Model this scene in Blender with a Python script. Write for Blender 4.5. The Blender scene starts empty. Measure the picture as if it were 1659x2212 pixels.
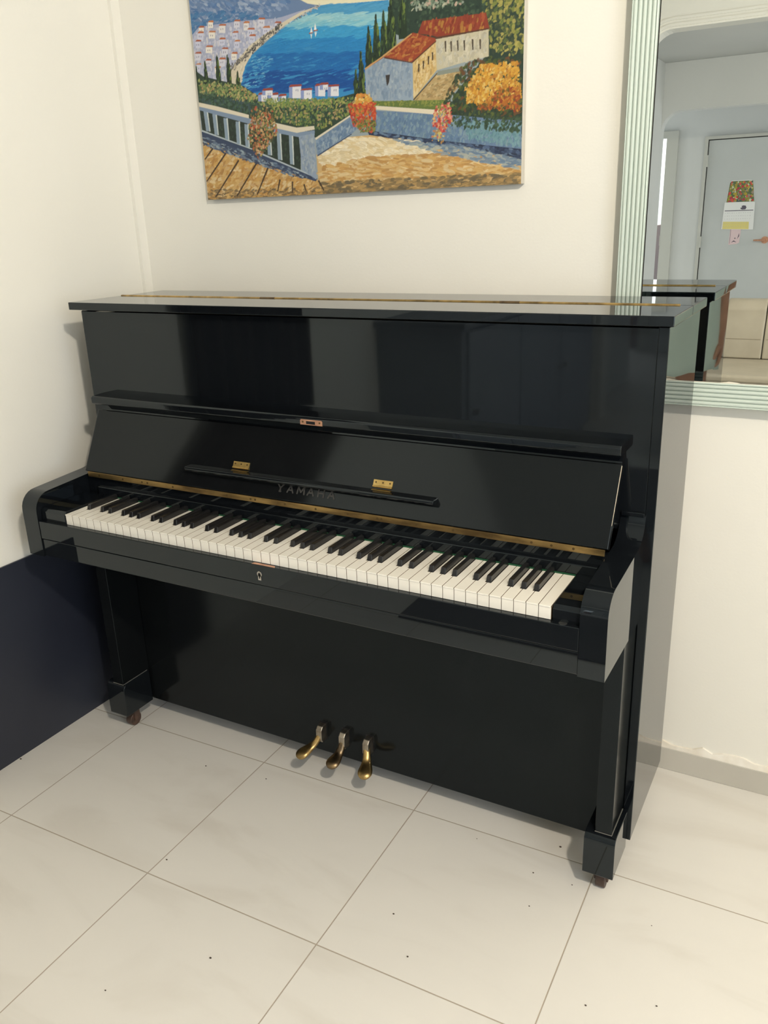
import bpy, bmesh, math, random
from mathutils import Vector, Matrix
PI = math.pi
scene = bpy.context.scene
col = scene.collection

# ---------------------------------------------------------------- materials
def lin(c):
    return c / 12.92 if c <= 0.04045 else ((c + 0.055) / 1.055) ** 2.4
def hexl(h, k=1.0):
    return tuple(min(1.0, k * lin(int(h[i:i + 2], 16) / 255)) for i in (0, 2, 4)) + (1.0,)
def mat(name, color, rough=0.5, metal=0.0, spec=0.5, coat=0.0):
    m = bpy.data.materials.new(name); m.use_nodes = True
    b = m.node_tree.nodes['Principled BSDF']
    if len(color) == 3: color = tuple(color) + (1.0,)
    b.inputs['Base Color'].default_value = color
    b.inputs['Roughness'].default_value = rough
    b.inputs['Metallic'].default_value = metal
    b.inputs['Specular IOR Level'].default_value = spec
    b.inputs['Coat Weight'].default_value = coat
    return m
def nd(m, t, **kw):
    n = m.node_tree.nodes.new(t)
    for k, v in kw.items(): setattr(n, k, v)
    return n
def bsdf(m): return m.node_tree.nodes['Principled BSDF']
def link(m, a, b): m.node_tree.links.new(a, b)
def mottled(m, c1, c2, scale, detail=4.0, bump=0.0, bscale=None, stretch=None, lo=0.35, hi=0.65):
    """noise mix between two colours (a real variation of the surface) and an optional fine bump"""
    tc = nd(m, 'ShaderNodeTexCoord'); src = tc.outputs['Object']
    if stretch:
        mp = nd(m, 'ShaderNodeMapping'); mp.inputs['Scale'].default_value = stretch
        link(m, src, mp.inputs['Vector']); src = mp.outputs['Vector']
    n = nd(m, 'ShaderNodeTexNoise'); n.inputs['Scale'].default_value = scale; n.inputs['Detail'].default_value = detail
    link(m, src, n.inputs['Vector'])
    r = nd(m, 'ShaderNodeValToRGB')
    r.color_ramp.elements[0].position = lo; r.color_ramp.elements[0].color = tuple(c1[:3]) + (1,)
    r.color_ramp.elements[1].position = hi; r.color_ramp.elements[1].color = tuple(c2[:3]) + (1,)
    link(m, n.outputs['Fac'], r.inputs['Fac']); link(m, r.outputs['Color'], bsdf(m).inputs['Base Color'])
    if bump:
        n2 = nd(m, 'ShaderNodeTexNoise'); n2.inputs['Scale'].default_value = bscale or scale * 8; n2.inputs['Detail'].default_value = 3
        link(m, src, n2.inputs['Vector'])
        bp = nd(m, 'ShaderNodeBump'); bp.inputs['Strength'].default_value = bump; bp.inputs['Distance'].default_value = 0.002
        link(m, n2.outputs['Fac'], bp.inputs['Height']); link(m, bp.outputs['Normal'], bsdf(m).inputs['Normal'])
    return m

M = {}
M['lacquer'] = mat('black_lacquer', (0.0050, 0.0062, 0.0078), 0.022, 0, 0.5)
M['lacquer_dull'] = mat('black_lacquer_dull', (0.0050, 0.0058, 0.0062), 0.14, 0, 0.24)
M['lacquer_satin'] = mat('black_lacquer_satin', (0.0055, 0.0062, 0.0070), 0.09, 0, 0.34)
M['lacquer_panel'] = mat('black_lacquer_panel', (0.0050, 0.0062, 0.0078), 0.042, 0, 0.5)
for k in ('lacquer', 'lacquer_panel', 'lacquer_dull', 'lacquer_satin'): bsdf(M[k]).inputs['Specular Tint'].default_value = (.80, .93, 1.0, 1) if k != 'lacquer_dull' else (.72, .88, 1.0, 1)
M['key_wood'] = mat('key_side_wood', (0.16, 0.105, 0.06), 0.7)
M['lacquer_worn'] = mottled(mat('black_lacquer_fine', (0.006, 0.0065, 0.008), 0.06, 0, 0.5), (0.0045, 0.005, 0.0062), (0.007, 0.0075, 0.009), 6.0)
M['black_matte'] = mat('black_matte_paint', (0.006, 0.006, 0.007), 0.45, 0, 0.3)
M['ivory'] = mottled(mat('white_key_plastic', (0.80, 0.77, 0.70), 0.16, 0, 0.5), (0.80, 0.765, 0.69), (0.84, 0.81, 0.74), 9.0)
M['ebony'] = mat('black_key', (0.012, 0.0115, 0.012), 0.22, 0, 0.5)
M['felt'] = mat('green_felt', (0.02, 0.085, 0.042), 0.95, 0, 0.1)
M['brass'] = mottled(mat('aged_brass', (0.5, 0.33, 0.11), 0.32, 1.0), (0.15, 0.10, 0.045), (0.50, 0.345, 0.14), 26.0, 6.0, stretch=(0.35, 1, 1.6))
M['brass_bright'] = mottled(mat('polished_brass', (0.62, 0.42, 0.13), 0.36, 1.0), (0.50, 0.34, 0.12), (0.72, 0.52, 0.20), 40.0)
M['brass_pedal'] = mottled(mat('worn_pedal_brass', (0.5, 0.34, 0.13), 0.34, 1.0), (0.26, 0.18, 0.08), (0.58, 0.40, 0.16), 38.0, 5)
M['brass_dark'] = mottled(mat('tarnished_brass', (0.2, 0.13, 0.06), 0.34, 1.0), (0.15, 0.11, 0.07), (0.30, 0.21, 0.11), 45.0)
M['steel_worn'] = mottled(mat('worn_pedal_metal', (0.4, 0.36, 0.3), 0.38, 1.0), (0.30, 0.26, 0.21), (0.50, 0.45, 0.38), 60.0)
M['copper'] = mottled(mat('copper_plate', (0.62, 0.34, 0.22), 0.42, 0.85), (0.55, 0.30, 0.20), (0.70, 0.40, 0.27), 50.0)
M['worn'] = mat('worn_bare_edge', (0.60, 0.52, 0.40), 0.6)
M['worn_grey'] = mat('worn_grey_edge', (0.20, 0.19, 0.17), 0.6)
M['screw'] = mat('screw_head', (0.16, 0.11, 0.05), 0.4, 1.0)
M['nickel'] = mat('nickel', (0.55, 0.52, 0.48), 0.3, 1.0)
M['letter'] = mat('dull_metal_letters', (0.06, 0.058, 0.055), 0.45, 0.4)
M['wood_raw'] = mottled(mat('raw_back_wood', (0.25, 0.16, 0.09), 0.6), (0.20, 0.125, 0.07), (0.30, 0.20, 0.115), 4.0, 6, stretch=(1, 1, 8))
M['caster'] = mottled(mat('caster_brown', (0.05, 0.03, 0.02), 0.5), (0.035, 0.02, 0.015), (0.09, 0.05, 0.035), 40)
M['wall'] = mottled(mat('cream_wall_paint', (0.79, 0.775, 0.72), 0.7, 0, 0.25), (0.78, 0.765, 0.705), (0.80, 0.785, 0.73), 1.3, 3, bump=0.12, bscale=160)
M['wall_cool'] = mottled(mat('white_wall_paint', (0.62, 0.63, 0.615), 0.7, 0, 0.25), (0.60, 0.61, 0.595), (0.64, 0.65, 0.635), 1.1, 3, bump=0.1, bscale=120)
M['ceiling'] = mottled(mat('ceiling_paint', (0.5, 0.5, 0.48), 0.8, 0, 0.2), (0.49, 0.49, 0.47), (0.51, 0.51, 0.49), 1.0)
M['greyblue'] = mottled(mat('grey_blue_paint', (0.30, 0.32, 0.36), 0.5), (0.28, 0.30, 0.34), (0.32, 0.34, 0.38), 3.0)
M['rug'] = mottled(mat('dark_grey_rug', (0.1, 0.095, 0.1), 0.95, 0, 0.1), (0.09, 0.087, 0.09), (0.12, 0.115, 0.12), 160.0, bump=0.4, bscale=300)
M['skirting'] = mottled(mat('skirting_tile', (0.5, 0.48, 0.43), 0.3), (0.47, 0.45, 0.40), (0.53, 0.51, 0.46), 3.0)
M['caulk'] = mottled(mat('cracked_plaster_caulk', (0.85, 0.82, 0.74), 0.85), (0.76, 0.70, 0.60), (0.88, 0.85, 0.78), 14.0, 6, bump=0.8, bscale=45)
M['board'] = mottled(mat('navy_black_board', (0.012, 0.014, 0.022), 0.36, 0, 0.5), (0.018, 0.021, 0.033), (0.024, 0.028, 0.042), 3.0)
M['mint'] = mottled(mat('pale_mint_paint', (0.52, 0.60, 0.545), 0.5), (0.50, 0.58, 0.525), (0.54, 0.62, 0.565), 4.0, 3, bump=0.05, bscale=200)
M['frame_gap'] = mat('dark_frame_gap', (0.03, 0.022, 0.02), 0.8)
M['mirror'] = mat('mirror_glass', (0.80, 0.835, 0.825), 0.0, 1.0)
M['door'] = mottled(mat('grey_white_door', (0.62, 0.645, 0.635), 0.45), (0.50, 0.52, 0.51), (0.535, 0.555, 0.545), 2.0)
M['door_frame'] = mat('door_frame_paint', (0.50, 0.50, 0.455), 0.35)
M['dark_line'] = mat('dark_gap', (0.05, 0.05, 0.05), 0.8)
M['leather'] = mottled(mat('cream_leather', (0.62, 0.54, 0.41), 0.42, 0, 0.4), (0.43, 0.375, 0.285), (0.49, 0.43, 0.33), 5.0, 4, bump=0.15, bscale=140)
M['piping'] = mat('leather_seam', (0.30, 0.25, 0.18), 0.6)
M['skin'] = mottled(mat('skin', (0.50, 0.27, 0.18), 0.5, 0, 0.35), (0.47, 0.25, 0.165), (0.54, 0.30, 0.205), 14.0)
M['shirt'] = mottled(mat('pale_green_cotton', (0.68, 0.78, 0.72), 0.85, 0, 0.15), (0.70, 0.86, 0.80), (0.74, 0.90, 0.84), 8.0, 3, bump=0.25, bscale=200)
M['shorts'] = mat('dark_shorts', (0.09, 0.09, 0.10), 0.85)
M['hair'] = mat('black_hair', (0.012, 0.009, 0.008), 0.4)
M['eye'] = mat('eye_white', (0.8, 0.78, 0.75), 0.2)
M['phone'] = mat('phone_black', (0.01, 0.01, 0.012), 0.15)
M['curtain'] = mottled(mat('dark_brown_curtain', (0.018, 0.012, 0.009), 0.9, 0, 0.1), (0.010, 0.007, 0.006), (0.026, 0.018, 0.013), 3.0, stretch=(4, 4, 0.4))
M['paper'] = mat('white_paper', (0.78, 0.78, 0.76), 0.7)
M['yellow_paper'] = mat('yellow_print', (0.72, 0.62, 0.22), 0.7)
M['pink_paper'] = mat('pink_paper', (0.72, 0.55, 0.56), 0.7)
M['ink'] = mat('dark_print', (0.10, 0.09, 0.12), 0.7)
M['brown_door'] = mat('brown_door_leaf', (0.30, 0.19, 0.14), 0.5)
M['alu'] = mat('window_frame_alu', (0.6, 0.6, 0.6), 0.35, 0.8)
M['canvas_edge'] = mat('canvas_edge', (0.55, 0.52, 0.46), 0.8)
M['lamp_glow'] = mat('lamp_diffuser', (0.9, 0.88, 0.82), 0.4)
bsdf(M['lamp_glow']).inputs['Emission Color'].default_value = (1.0, 0.86, 0.66, 1)
bsdf(M['lamp_glow']).inputs['Emission Strength'].default_value = 4.0
M['lamp_body'] = mat('lamp_body', (0.75, 0.73, 0.7), 0.4)
M['crumb'] = mat('dark_crumb', (0.06, 0.045, 0.035), 0.9)

def vcol_mat(name, rough):
    m = mat(name, (1, 1, 1), rough, 0, 0.35)
    a = nd(m, 'ShaderNodeVertexColor'); a.layer_name = 'paint'
    link(m, a.outputs['Color'], bsdf(m).inputs['Base Color'])
    n = nd(m, 'ShaderNodeTexNoise'); n.inputs['Scale'].default_value = 260; n.inputs['Detail'].default_value = 4
    tc = nd(m, 'ShaderNodeTexCoord'); link(m, tc.outputs['Object'], n.inputs['Vector'])
    bp = nd(m, 'ShaderNodeBump'); bp.inputs['Strength'].default_value = 0.35; bp.inputs['Distance'].default_value = 0.001
    link(m, n.outputs['Fac'], bp.inputs['Height']); link(m, bp.outputs['Normal'], bsdf(m).inputs['Normal'])
    return m
M['oil'] = vcol_mat('oil_paint', 0.55)
M['print'] = vcol_mat('flower_print', 0.6)

def floor_material():
    m = mat('cream_marble_tile', (0.76, 0.71, 0.62), 0.2, 0, 0.4)
    TS, TX, TY, TR = 0.4526, -0.0784, 0.1996, 0.0131
    tc = nd(m, 'ShaderNodeTexCoord')
    mp = nd(m, 'ShaderNodeMapping'); mp.vector_type = 'TEXTURE'
    mp.inputs['Location'].default_value = (TX, TY, 0); mp.inputs['Rotation'].default_value = (0, 0, TR); mp.inputs['Scale'].default_value = (TS, TS, 1)
    link(m, tc.outputs['Object'], mp.inputs['Vector'])
    sp = nd(m, 'ShaderNodeSeparateXYZ'); link(m, mp.outputs['Vector'], sp.inputs[0])
    def edge(o):
        f = nd(m, 'ShaderNodeMath', operation='FRACT'); link(m, o, f.inputs[0])
        s = nd(m, 'ShaderNodeMath', operation='SUBTRACT'); s.inputs[1].default_value = 0.5; link(m, f.outputs[0], s.inputs[0])
        a = nd(m, 'ShaderNodeMath', operation='ABSOLUTE'); link(m, s.outputs[0], a.inputs[0])
        return a.outputs[0]
    mx = nd(m, 'ShaderNodeMath', operation='MAXIMUM'); link(m, edge(sp.outputs[0]), mx.inputs[0]); link(m, edge(sp.outputs[1]), mx.inputs[1])
    gr = nd(m, 'ShaderNodeMapRange'); gr.inputs['From Min'].default_value = 0.4964; gr.inputs['From Max'].default_value = 0.4980
    link(m, mx.outputs[0], gr.inputs['Value'])
    # per-tile shift of the veins
    fl = nd(m, 'ShaderNodeVectorMath', operation='FLOOR'); link(m, mp.outputs['Vector'], fl.inputs[0])
    wn = nd(m, 'ShaderNodeTexWhiteNoise'); wn.noise_dimensions = '3D'; link(m, fl.outputs[0], wn.inputs['Vector'])
    sc = nd(m, 'ShaderNodeVectorMath', operation='SCALE'); sc.inputs['Scale'].default_value = 7.0; link(m, wn.outputs['Color'], sc.inputs[0])
    ad = nd(m, 'ShaderNodeVectorMath', operation='ADD'); link(m, tc.outputs['Object'], ad.inputs[0]); link(m, sc.outputs[0], ad.inputs[1])
    ms = nd(m, 'ShaderNodeMapping'); ms.inputs['Scale'].default_value = (1.6, 5.0, 1); ms.inputs['Rotation'].default_value = (0, 0, 0.6); link(m, ad.outputs[0], ms.inputs['Vector'])
    n = nd(m, 'ShaderNodeTexNoise'); n.inputs['Scale'].default_value = 1.0; n.inputs['Detail'].default_value = 5; n.inputs['Distortion'].default_value = 1.2
    link(m, ms.outputs[0], n.inputs['Vector'])
    r = nd(m, 'ShaderNodeValToRGB'); e = r.color_ramp.elements
    e[0].position = 0.30; e[0].color = (0.665, 0.635, 0.585, 1); e[1].position = 0.62; e[1].color = (0.735, 0.710, 0.665, 1)
    k = r.color_ramp.elements.new(0.47); k.color = (0.725, 0.700, 0.655, 1)
    link(m, n.outputs['Fac'], r.inputs['Fac'])
    mixc = nd(m, 'ShaderNodeMix', data_type='RGBA'); link(m, gr.outputs[0], mixc.inputs['Factor'])
    link(m, r.outputs['Color'], mixc.inputs['A']); mixc.inputs['B'].default_value = (0.40, 0.345, 0.28, 1)
    link(m, mixc.outputs['Result'], bsdf(m).inputs['Base Color'])
    rr = nd(m, 'ShaderNodeMapRange'); rr.inputs['To Min'].default_value = 0.30; rr.inputs['To Max'].default_value = 0.85
    link(m, gr.outputs[0], rr.inputs['Value']); link(m, rr.outputs[0], bsdf(m).inputs['Roughness'])
    bp = nd(m, 'ShaderNodeBump'); bp.invert = True; bp.inputs['Strength'].default_value = 0.5; bp.inputs['Distance'].default_value = 0.001
    link(m, gr.outputs[0], bp.inputs['Height']); link(m, bp.outputs['Normal'], bsdf(m).inputs['Normal'])
    return m
M['tiles'] = floor_material()

# ---------------------------------------------------------------- mesh helpers
def B(): return bmesh.new()
def box(bm, x0, x1, y0, y1, z0, z1):
    v = [bm.verts.new((x, y, z)) for x in (x0, x1) for y in (y0, y1) for z in (z0, z1)]
    for f in ((0, 1, 3, 2), (4, 6, 7, 5), (0, 4, 5, 1), (2, 3, 7, 6), (0, 2, 6, 4), (1, 5, 7, 3)):
        bm.faces.new([v[i] for i in f])
    return bm
def prism_x(bm, prof, x0, x1):
    """extrude a (y,z) profile along x"""
    a = [bm.verts.new((x0, y, z)) for y, z in prof]; b = [bm.verts.new((x1, y, z)) for y, z in prof]
    n = len(prof)
    bm.faces.new(a); bm.faces.new(b[::-1])
    for i in range(n): bm.faces.new((a[i], b[i], b[(i + 1) % n], a[(i + 1) % n]))
    return bm
def prism_z(bm, outl, z0, z1):
    a = [bm.verts.new((x, y, z0)) for x, y in outl]; b = [bm.verts.new((x, y, z1)) for x, y in outl]
    n = len(outl)
    bm.faces.new(a[::-1]); bm.faces.new(b)
    for i in range(n): bm.faces.new((a[i], a[(i + 1) % n], b[(i + 1) % n], b[i]))
    return bm
def prism_y(bm, outl, y0, y1):
    a = [bm.verts.new((x, y0, z)) for x, z in outl]; b = [bm.verts.new((x, y1, z)) for x, z in outl]
    n = len(outl)
    bm.faces.new(a); bm.faces.new(b[::-1])
    for i in range(n): bm.faces.new((a[i], b[i], b[(i + 1) % n], a[(i + 1) % n]))
    return bm
def cyl(bm, p, axis, r, length, n=20, r2=None):
    """cylinder starting at p along axis"""
    ax = Vector(axis).normalized(); q = ax.to_track_quat('Z', 'Y'); r2 = r if r2 is None else r2
    p = Vector(p)
    a = [bm.verts.new(p + q @ Vector((r * math.cos(2 * PI * i / n), r * math.sin(2 * PI * i / n), 0))) for i in range(n)]
    b = [bm.verts.new(p + q @ Vector((r2 * math.cos(2 * PI * i / n), r2 * math.sin(2 * PI * i / n), length))) for i in range(n)]
    bm.faces.new(a[::-1]); bm.faces.new(b)
    for i in range(n): bm.faces.new((a[i], a[(i + 1) % n], b[(i + 1) % n], b[i]))
    return bm
def loft(bm, rings, cap=True):
    R = [[bm.verts.new(p) for p in ring] for ring in rings]
    n = len(R[0])
    for a, b in zip(R, R[1:]):
        for i in range(n): bm.faces.new((a[i], a[(i + 1) % n], b[(i + 1) % n], b[i]))
    if cap: bm.faces.new(R[0][::-1]); bm.faces.new(R[-1])
    return bm
def bevel(bm, w, seg=2):
    bmesh.ops.recalc_face_normals(bm, faces=bm.faces)
    eds = [e for e in bm.edges if len(e.link_faces) == 2 and e.calc_face_angle(0) > 0.5]
    bmesh.ops.bevel(bm, geom=eds, offset=w, segments=seg, profile=0.7, affect='EDGES', clamp_overlap=True)
    return bm
def setp(o, **kw):
    for k, v in kw.items(): o[k] = v
    return o
def obj(name, bm, m, parent=None, smooth=False, bev=0.0, seg=2, autosmooth=True):
    if bev: bevel(bm, bev, seg)
    bmesh.ops.recalc_face_normals(bm, faces=bm.faces)
    me = bpy.data.meshes.new(name); bm.to_mesh(me); bm.free()
    ms = m if isinstance(m, (list, tuple)) else [m]
    for x in ms: me.materials.append(x)
    if smooth: me.shade_smooth()
    elif bev and autosmooth:
        me.shade_smooth()
    o = bpy.data.objects.new(name, me); col.objects.link(o)
    if bev and autosmooth and not smooth:
        w = o.modifiers.new('weighted_normals', 'WEIGHTED_NORMAL'); w.keep_sharp = True; w.weight = 100
    if parent:
        o.parent = parent
        p = parent; loc = Vector((0, 0, 0))
        while p is not None: loc += p.location; p = p.parent
        o.location = -loc
    return o
def root(name, loc, label, category, group=None):
    o = bpy.data.objects.new(name, None); col.objects.link(o); o.location = loc; o.empty_display_size = 0.1
    o['label'] = label; o['category'] = category
    if group: o['group'] = group
    return o
def thing(o, label, category, group=None):
    o['label'] = label; o['category'] = category
    if group: o['group'] = group
    return o
def struct(o): o['kind'] = 'structure'; return o

CRUMBS =  [(-0.248, -0.082), (0.936, -0.101), (1.159, 0.142), (1.183, 0.047), (1.005, 0.187), (1.423, 0.11), (1.355, -0.132), (0.528, -0.517), (0.422, 0.149), (1.188, 0.247), (0.241, 0.122), (0.391, -0.196)]
E_LAMP, C_LAMP = 148.0, (1.0, .90, .745)
C_DAY = (.80, .90, 1.0)
E_RIGHT, E_CORR, E_FAR, E_HALL, E_HWIN = 46.0, 25.0, 90.0, 5.0, 25.0
EXPOSURE = 0.0
C_HALL = (1.0, .985, .95)
PAINT = [
('P','bcd3df',[(0,675),(911,701),(921,328),(-16,422)]),
('D',['e6e2cd','d9dfdc','efe8cf','c9dbe4'],[(207,592),(766,513),(594,401),(303,443)],140,40,12,2,8),
('P','ece6c8',[(244,481),(619,433),(577,405),(394,421),(349,428)]),
('P','6d86ac',[(4,553),(102,550),(197,502),(278,471),(362,428),(407,417),(327,411),(216,406),(-19,401)]),
('D',['5a7aa6','7f95b8','8fa2c2','4f73a4','a3b2c9','6685b0'],[(2,544),(115,538),(277,461),(329,430),(216,412),(-12,411)],230,26,10,-28,18),
('D',['3f6fa3','5583b0','477aa8'],[(-10,458),(161,436),(217,414),(-9,400)],60,24,9,10,20),
('P','3b8fc8',[(394,419),(582,407),(579,332),(526,251),(479,210),(198,234),(134,261),(146,298),(187,338),(247,368),(326,401)]),
('D',['4f9cc9','5aa5cf','4593c4'],[(402,418),(579,401),(579,377),(348,402)],110,34,7,4,5),
('D',['7fbdd2','9fd0d8','b4dadb','8cc6d6'],[(352,404),(579,381),(578,362),(316,390)],110,34,7,4,5),
('D',['a9d8d8','7cc0d6','5db0d4'],[(319,392),(578,366),(578,349),(291,379)],90,34,7,4,5),
('D',['3d9fd3','48a5d6','3294cb'],[(298,382),(578,355),(530,332),(247,360)],140,34,7,4,5),
('D',['2b86c6','2f8dca','237cbd'],[(255,363),(577,332),(529,301),(201,332)],160,34,7,4,5),
('D',['1d6cb3','2374b8','1961a8'],[(205,336),(576,302),(527,264),(167,296)],170,34,7,4,5),
('D',['15519b','1a5aa4','124a94'],[(171,299),(574,265),(525,225),(150,254)],150,34,7,4,5),
('D',['4d9fd0','7ab8d8','3b8cc4'],[(187,336),(265,326),(201,260),(157,265)],40,16,4,5,10),
('D',['5e6672','7c7f8a','c9c3bd','8f8a86'],[(250,398),(395,422),(394,414),(270,386)],60,8,4,-16,20),
('P','a9afc9',[(-13,395),(25,419),(159,416),(272,408),(355,417),(347,412),(277,385),(196,357),(117,310),(121,273),(-3,279)]),
('D',['c9cbdd','b7bbd6','dcd9dc','9aa3c6','e4e0da','aab3cf'],[(-10,394),(39,415),(272,406),(270,388),(194,360),(118,312),(114,279),(-3,285)],260,12,9,85,12),
('P','efeae0',[(24,417),(40,416),(38,402),(22,404)]),
('P','a95f45',[(22,417),(29,421),(42,419),(43,415)]),
('L','6c6a86',[(27,411),(27,407)],2),
('L','6c6a86',[(33,411),(33,406)],2),
('P','efeae0',[(56,426),(72,425),(70,411),(54,413)]),
('P','c07a4c',[(54,426),(61,429),(73,428),(74,423)]),
('L','6c6a86',[(59,420),(59,416)],2),
('L','6c6a86',[(65,419),(65,415)],2),
('P','e6e3e2',[(90,413),(110,412),(108,395),(88,398)]),
('P','b5673f',[(88,414),(94,417),(112,415),(113,411)]),
('L','6c6a86',[(95,407),(95,403)],2),
('L','6c6a86',[(101,407),(101,403)],2),
('P','d8d8e4',[(139,418),(156,417),(155,402),(137,404)]),
('P','b5673f',[(137,418),(144,421),(158,419),(159,415)]),
('L','6c6a86',[(143,412),(143,408)],2),
('L','6c6a86',[(149,411),(149,407)],2),
('P','e6e3e2',[(168,410),(184,409),(182,392),(166,394)]),
('P','c07a4c',[(166,410),(173,414),(186,412),(187,408)]),
('L','6c6a86',[(172,405),(171,400)],2),
('L','6c6a86',[(177,404),(177,400)],2),
('P','d8d8e4',[(214,413),(233,411),(231,395),(212,397)]),
('P','b5673f',[(213,413),(219,416),(234,414),(235,410)]),
('L','6c6a86',[(219,407),(219,403)],2),
('L','6c6a86',[(225,406),(225,402)],2),
('P','cfd2e6',[(19,405),(36,404),(34,388),(16,390)]),
('P','b5673f',[(17,405),(24,409),(38,407),(39,403)]),
('L','6c6a86',[(23,399),(22,395)],2),
('L','6c6a86',[(29,398),(28,394)],2),
('P','efeae0',[(55,403),(75,401),(73,387),(53,389)]),
('P','c07a4c',[(54,403),(60,406),(77,404),(78,400)]),
('L','6c6a86',[(61,397),(60,393)],2),
('L','6c6a86',[(67,396),(66,392)],2),
('P','cfd2e6',[(131,393),(147,392),(145,378),(129,380)]),
('P','b5673f',[(129,393),(136,396),(149,395),(150,391)]),
('L','6c6a86',[(135,387),(134,383)],2),
('L','6c6a86',[(140,387),(140,382)],2),
('P','cfd2e6',[(179,394),(198,393),(197,377),(177,379)]),
('P','b5673f',[(177,395),(183,398),(200,396),(201,392)]),
('L','6c6a86',[(184,389),(184,385)],2),
('L','6c6a86',[(190,388),(190,384)],2),
('P','cfd2e6',[(226,393),(245,392),(244,376),(225,379)]),
('P','c07a4c',[(225,393),(231,396),(247,395),(248,390)]),
('L','6c6a86',[(232,387),(231,383)],2),
('L','6c6a86',[(237,387),(237,383)],2),
('P','cfd2e6',[(9,387),(25,386),(23,371),(7,372)]),
('P','a95f45',[(7,387),(14,391),(27,389),(28,385)]),
('L','6c6a86',[(12,381),(12,377)],2),
('L','6c6a86',[(18,380),(18,376)],2),
('P','cfd2e6',[(87,383),(105,382),(103,368),(85,370)]),
('P','b5673f',[(86,383),(92,387),(107,385),(108,381)]),
('L','6c6a86',[(92,377),(91,373)],2),
('L','6c6a86',[(98,377),(97,373)],2),
('P','cfd2e6',[(135,373),(150,372),(148,357),(133,358)]),
('P','c07a4c',[(133,373),(140,376),(152,375),(153,371)]),
('L','6c6a86',[(138,367),(138,363)],2),
('L','6c6a86',[(144,366),(143,362)],2),
('P','cfd2e6',[(183,380),(200,379),(198,364),(181,365)]),
('P','b5673f',[(181,380),(187,383),(202,382),(203,377)]),
('L','6c6a86',[(187,374),(187,370)],2),
('L','6c6a86',[(193,373),(192,369)],2),
('P','efeae0',[(41,370),(62,369),(61,355),(39,357)]),
('P','b5673f',[(40,371),(46,374),(64,372),(65,368)]),
('L','6c6a86',[(47,364),(47,360)],2),
('L','6c6a86',[(53,364),(53,360)],2),
('P','d8d8e4',[(93,360),(112,359),(110,344),(91,346)]),
('P','a95f45',[(91,361),(98,364),(113,362),(114,358)]),
('L','6c6a86',[(98,355),(97,350)],2),
('L','6c6a86',[(104,354),(103,350)],2),
('P','d8d8e4',[(4,359),(22,358),(20,342),(2,344)]),
('P','a95f45',[(2,360),(9,363),(24,362),(25,357)]),
('L','6c6a86',[(8,353),(8,349)],2),
('L','6c6a86',[(15,353),(14,349)],2),
('P','d8d8e4',[(37,340),(53,340),(51,326),(35,328)]),
('P','a95f45',[(35,340),(42,344),(55,342),(56,338)]),
('L','6c6a86',[(40,334),(40,330)],2),
('L','6c6a86',[(46,334),(46,330)],2),
('P','d8d8e4',[(81,338),(100,336),(98,320),(79,322)]),
('P','b5673f',[(79,338),(86,342),(102,340),(103,336)]),
('L','6c6a86',[(86,332),(85,328)],2),
('L','6c6a86',[(92,332),(91,328)],2),
('P','efeae0',[(122,347),(139,346),(137,332),(121,332)]),
('P','b5673f',[(121,347),(127,350),(141,349),(142,344)]),
('L','6c6a86',[(126,340),(126,336)],2),
('L','6c6a86',[(132,340),(132,336)],2),
('P','cfd2e6',[(2,334),(18,332),(15,316),(-1,318)]),
('P','c07a4c',[(0,334),(7,336),(20,336),(20,332)]),
('L','6c6a86',[(5,328),(4,324)],2),
('L','6c6a86',[(11,326),(11,322)],2),
('P','cfd2e6',[(262,399),(280,398),(279,383),(261,385)]),
('P','a95f45',[(261,399),(267,402),(282,400),(283,396)]),
('L','6c6a86',[(267,393),(267,389)],2),
('L','6c6a86',[(273,392),(272,388)],2),
('P','efeae0',[(64,320),(82,320),(80,306),(63,306)]),
('P','c07a4c',[(63,320),(70,324),(84,322),(84,318)]),
('L','6c6a86',[(69,314),(68,310)],2),
('L','6c6a86',[(75,314),(74,310)],2),
('P','d9cfb8',[(394,420),(354,411),(305,395),(270,382),(228,362),(187,340),(163,316),(148,287),(135,264),(112,266),(110,301),(138,330),(182,359),(234,380),(288,398),(341,413)]),
('D',['e4dcc6','cfc4ad','dcd2bb'],[(270,382),(228,362),(187,340),(163,316),(143,271),(121,273),(136,320),(188,351),(248,378)],60,12,6,50,15),
('D',['55555a','6e6a68','3f4344','8b8478'],[(113,320),(128,320),(127,310),(112,310)],4,7,5,40,40),
('D',['55555a','6e6a68','3f4344','8b8478'],[(118,318),(133,318),(132,308),(117,310)],4,7,5,40,40),
('D',['55555a','6e6a68','3f4344','8b8478'],[(122,326),(137,326),(136,316),(121,318)],4,7,5,40,40),
('D',['55555a','6e6a68','3f4344','8b8478'],[(132,330),(147,330),(146,320),(131,320)],4,7,5,40,40),
('D',['55555a','6e6a68','3f4344','8b8478'],[(138,332),(153,332),(152,322),(137,324)],4,7,5,40,40),
('D',['55555a','6e6a68','3f4344','8b8478'],[(144,334),(159,336),(158,326),(143,326)],4,7,5,40,40),
('D',['55555a','6e6a68','3f4344','8b8478'],[(153,334),(168,334),(167,326),(152,326)],4,7,5,40,40),
('D',['55555a','6e6a68','3f4344','8b8478'],[(158,342),(173,342),(172,332),(157,332)],4,7,5,40,40),
('D',['55555a','6e6a68','3f4344','8b8478'],[(161,342),(176,342),(175,332),(160,334)],4,7,5,40,40),
('D',['55555a','6e6a68','3f4344','8b8478'],[(167,351),(182,351),(181,342),(166,342)],4,7,5,40,40),
('D',['55555a','6e6a68','3f4344','8b8478'],[(179,350),(193,351),(192,340),(178,342)],4,7,5,40,40),
('D',['55555a','6e6a68','3f4344','8b8478'],[(187,353),(202,354),(201,344),(186,344)],4,7,5,40,40),
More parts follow.
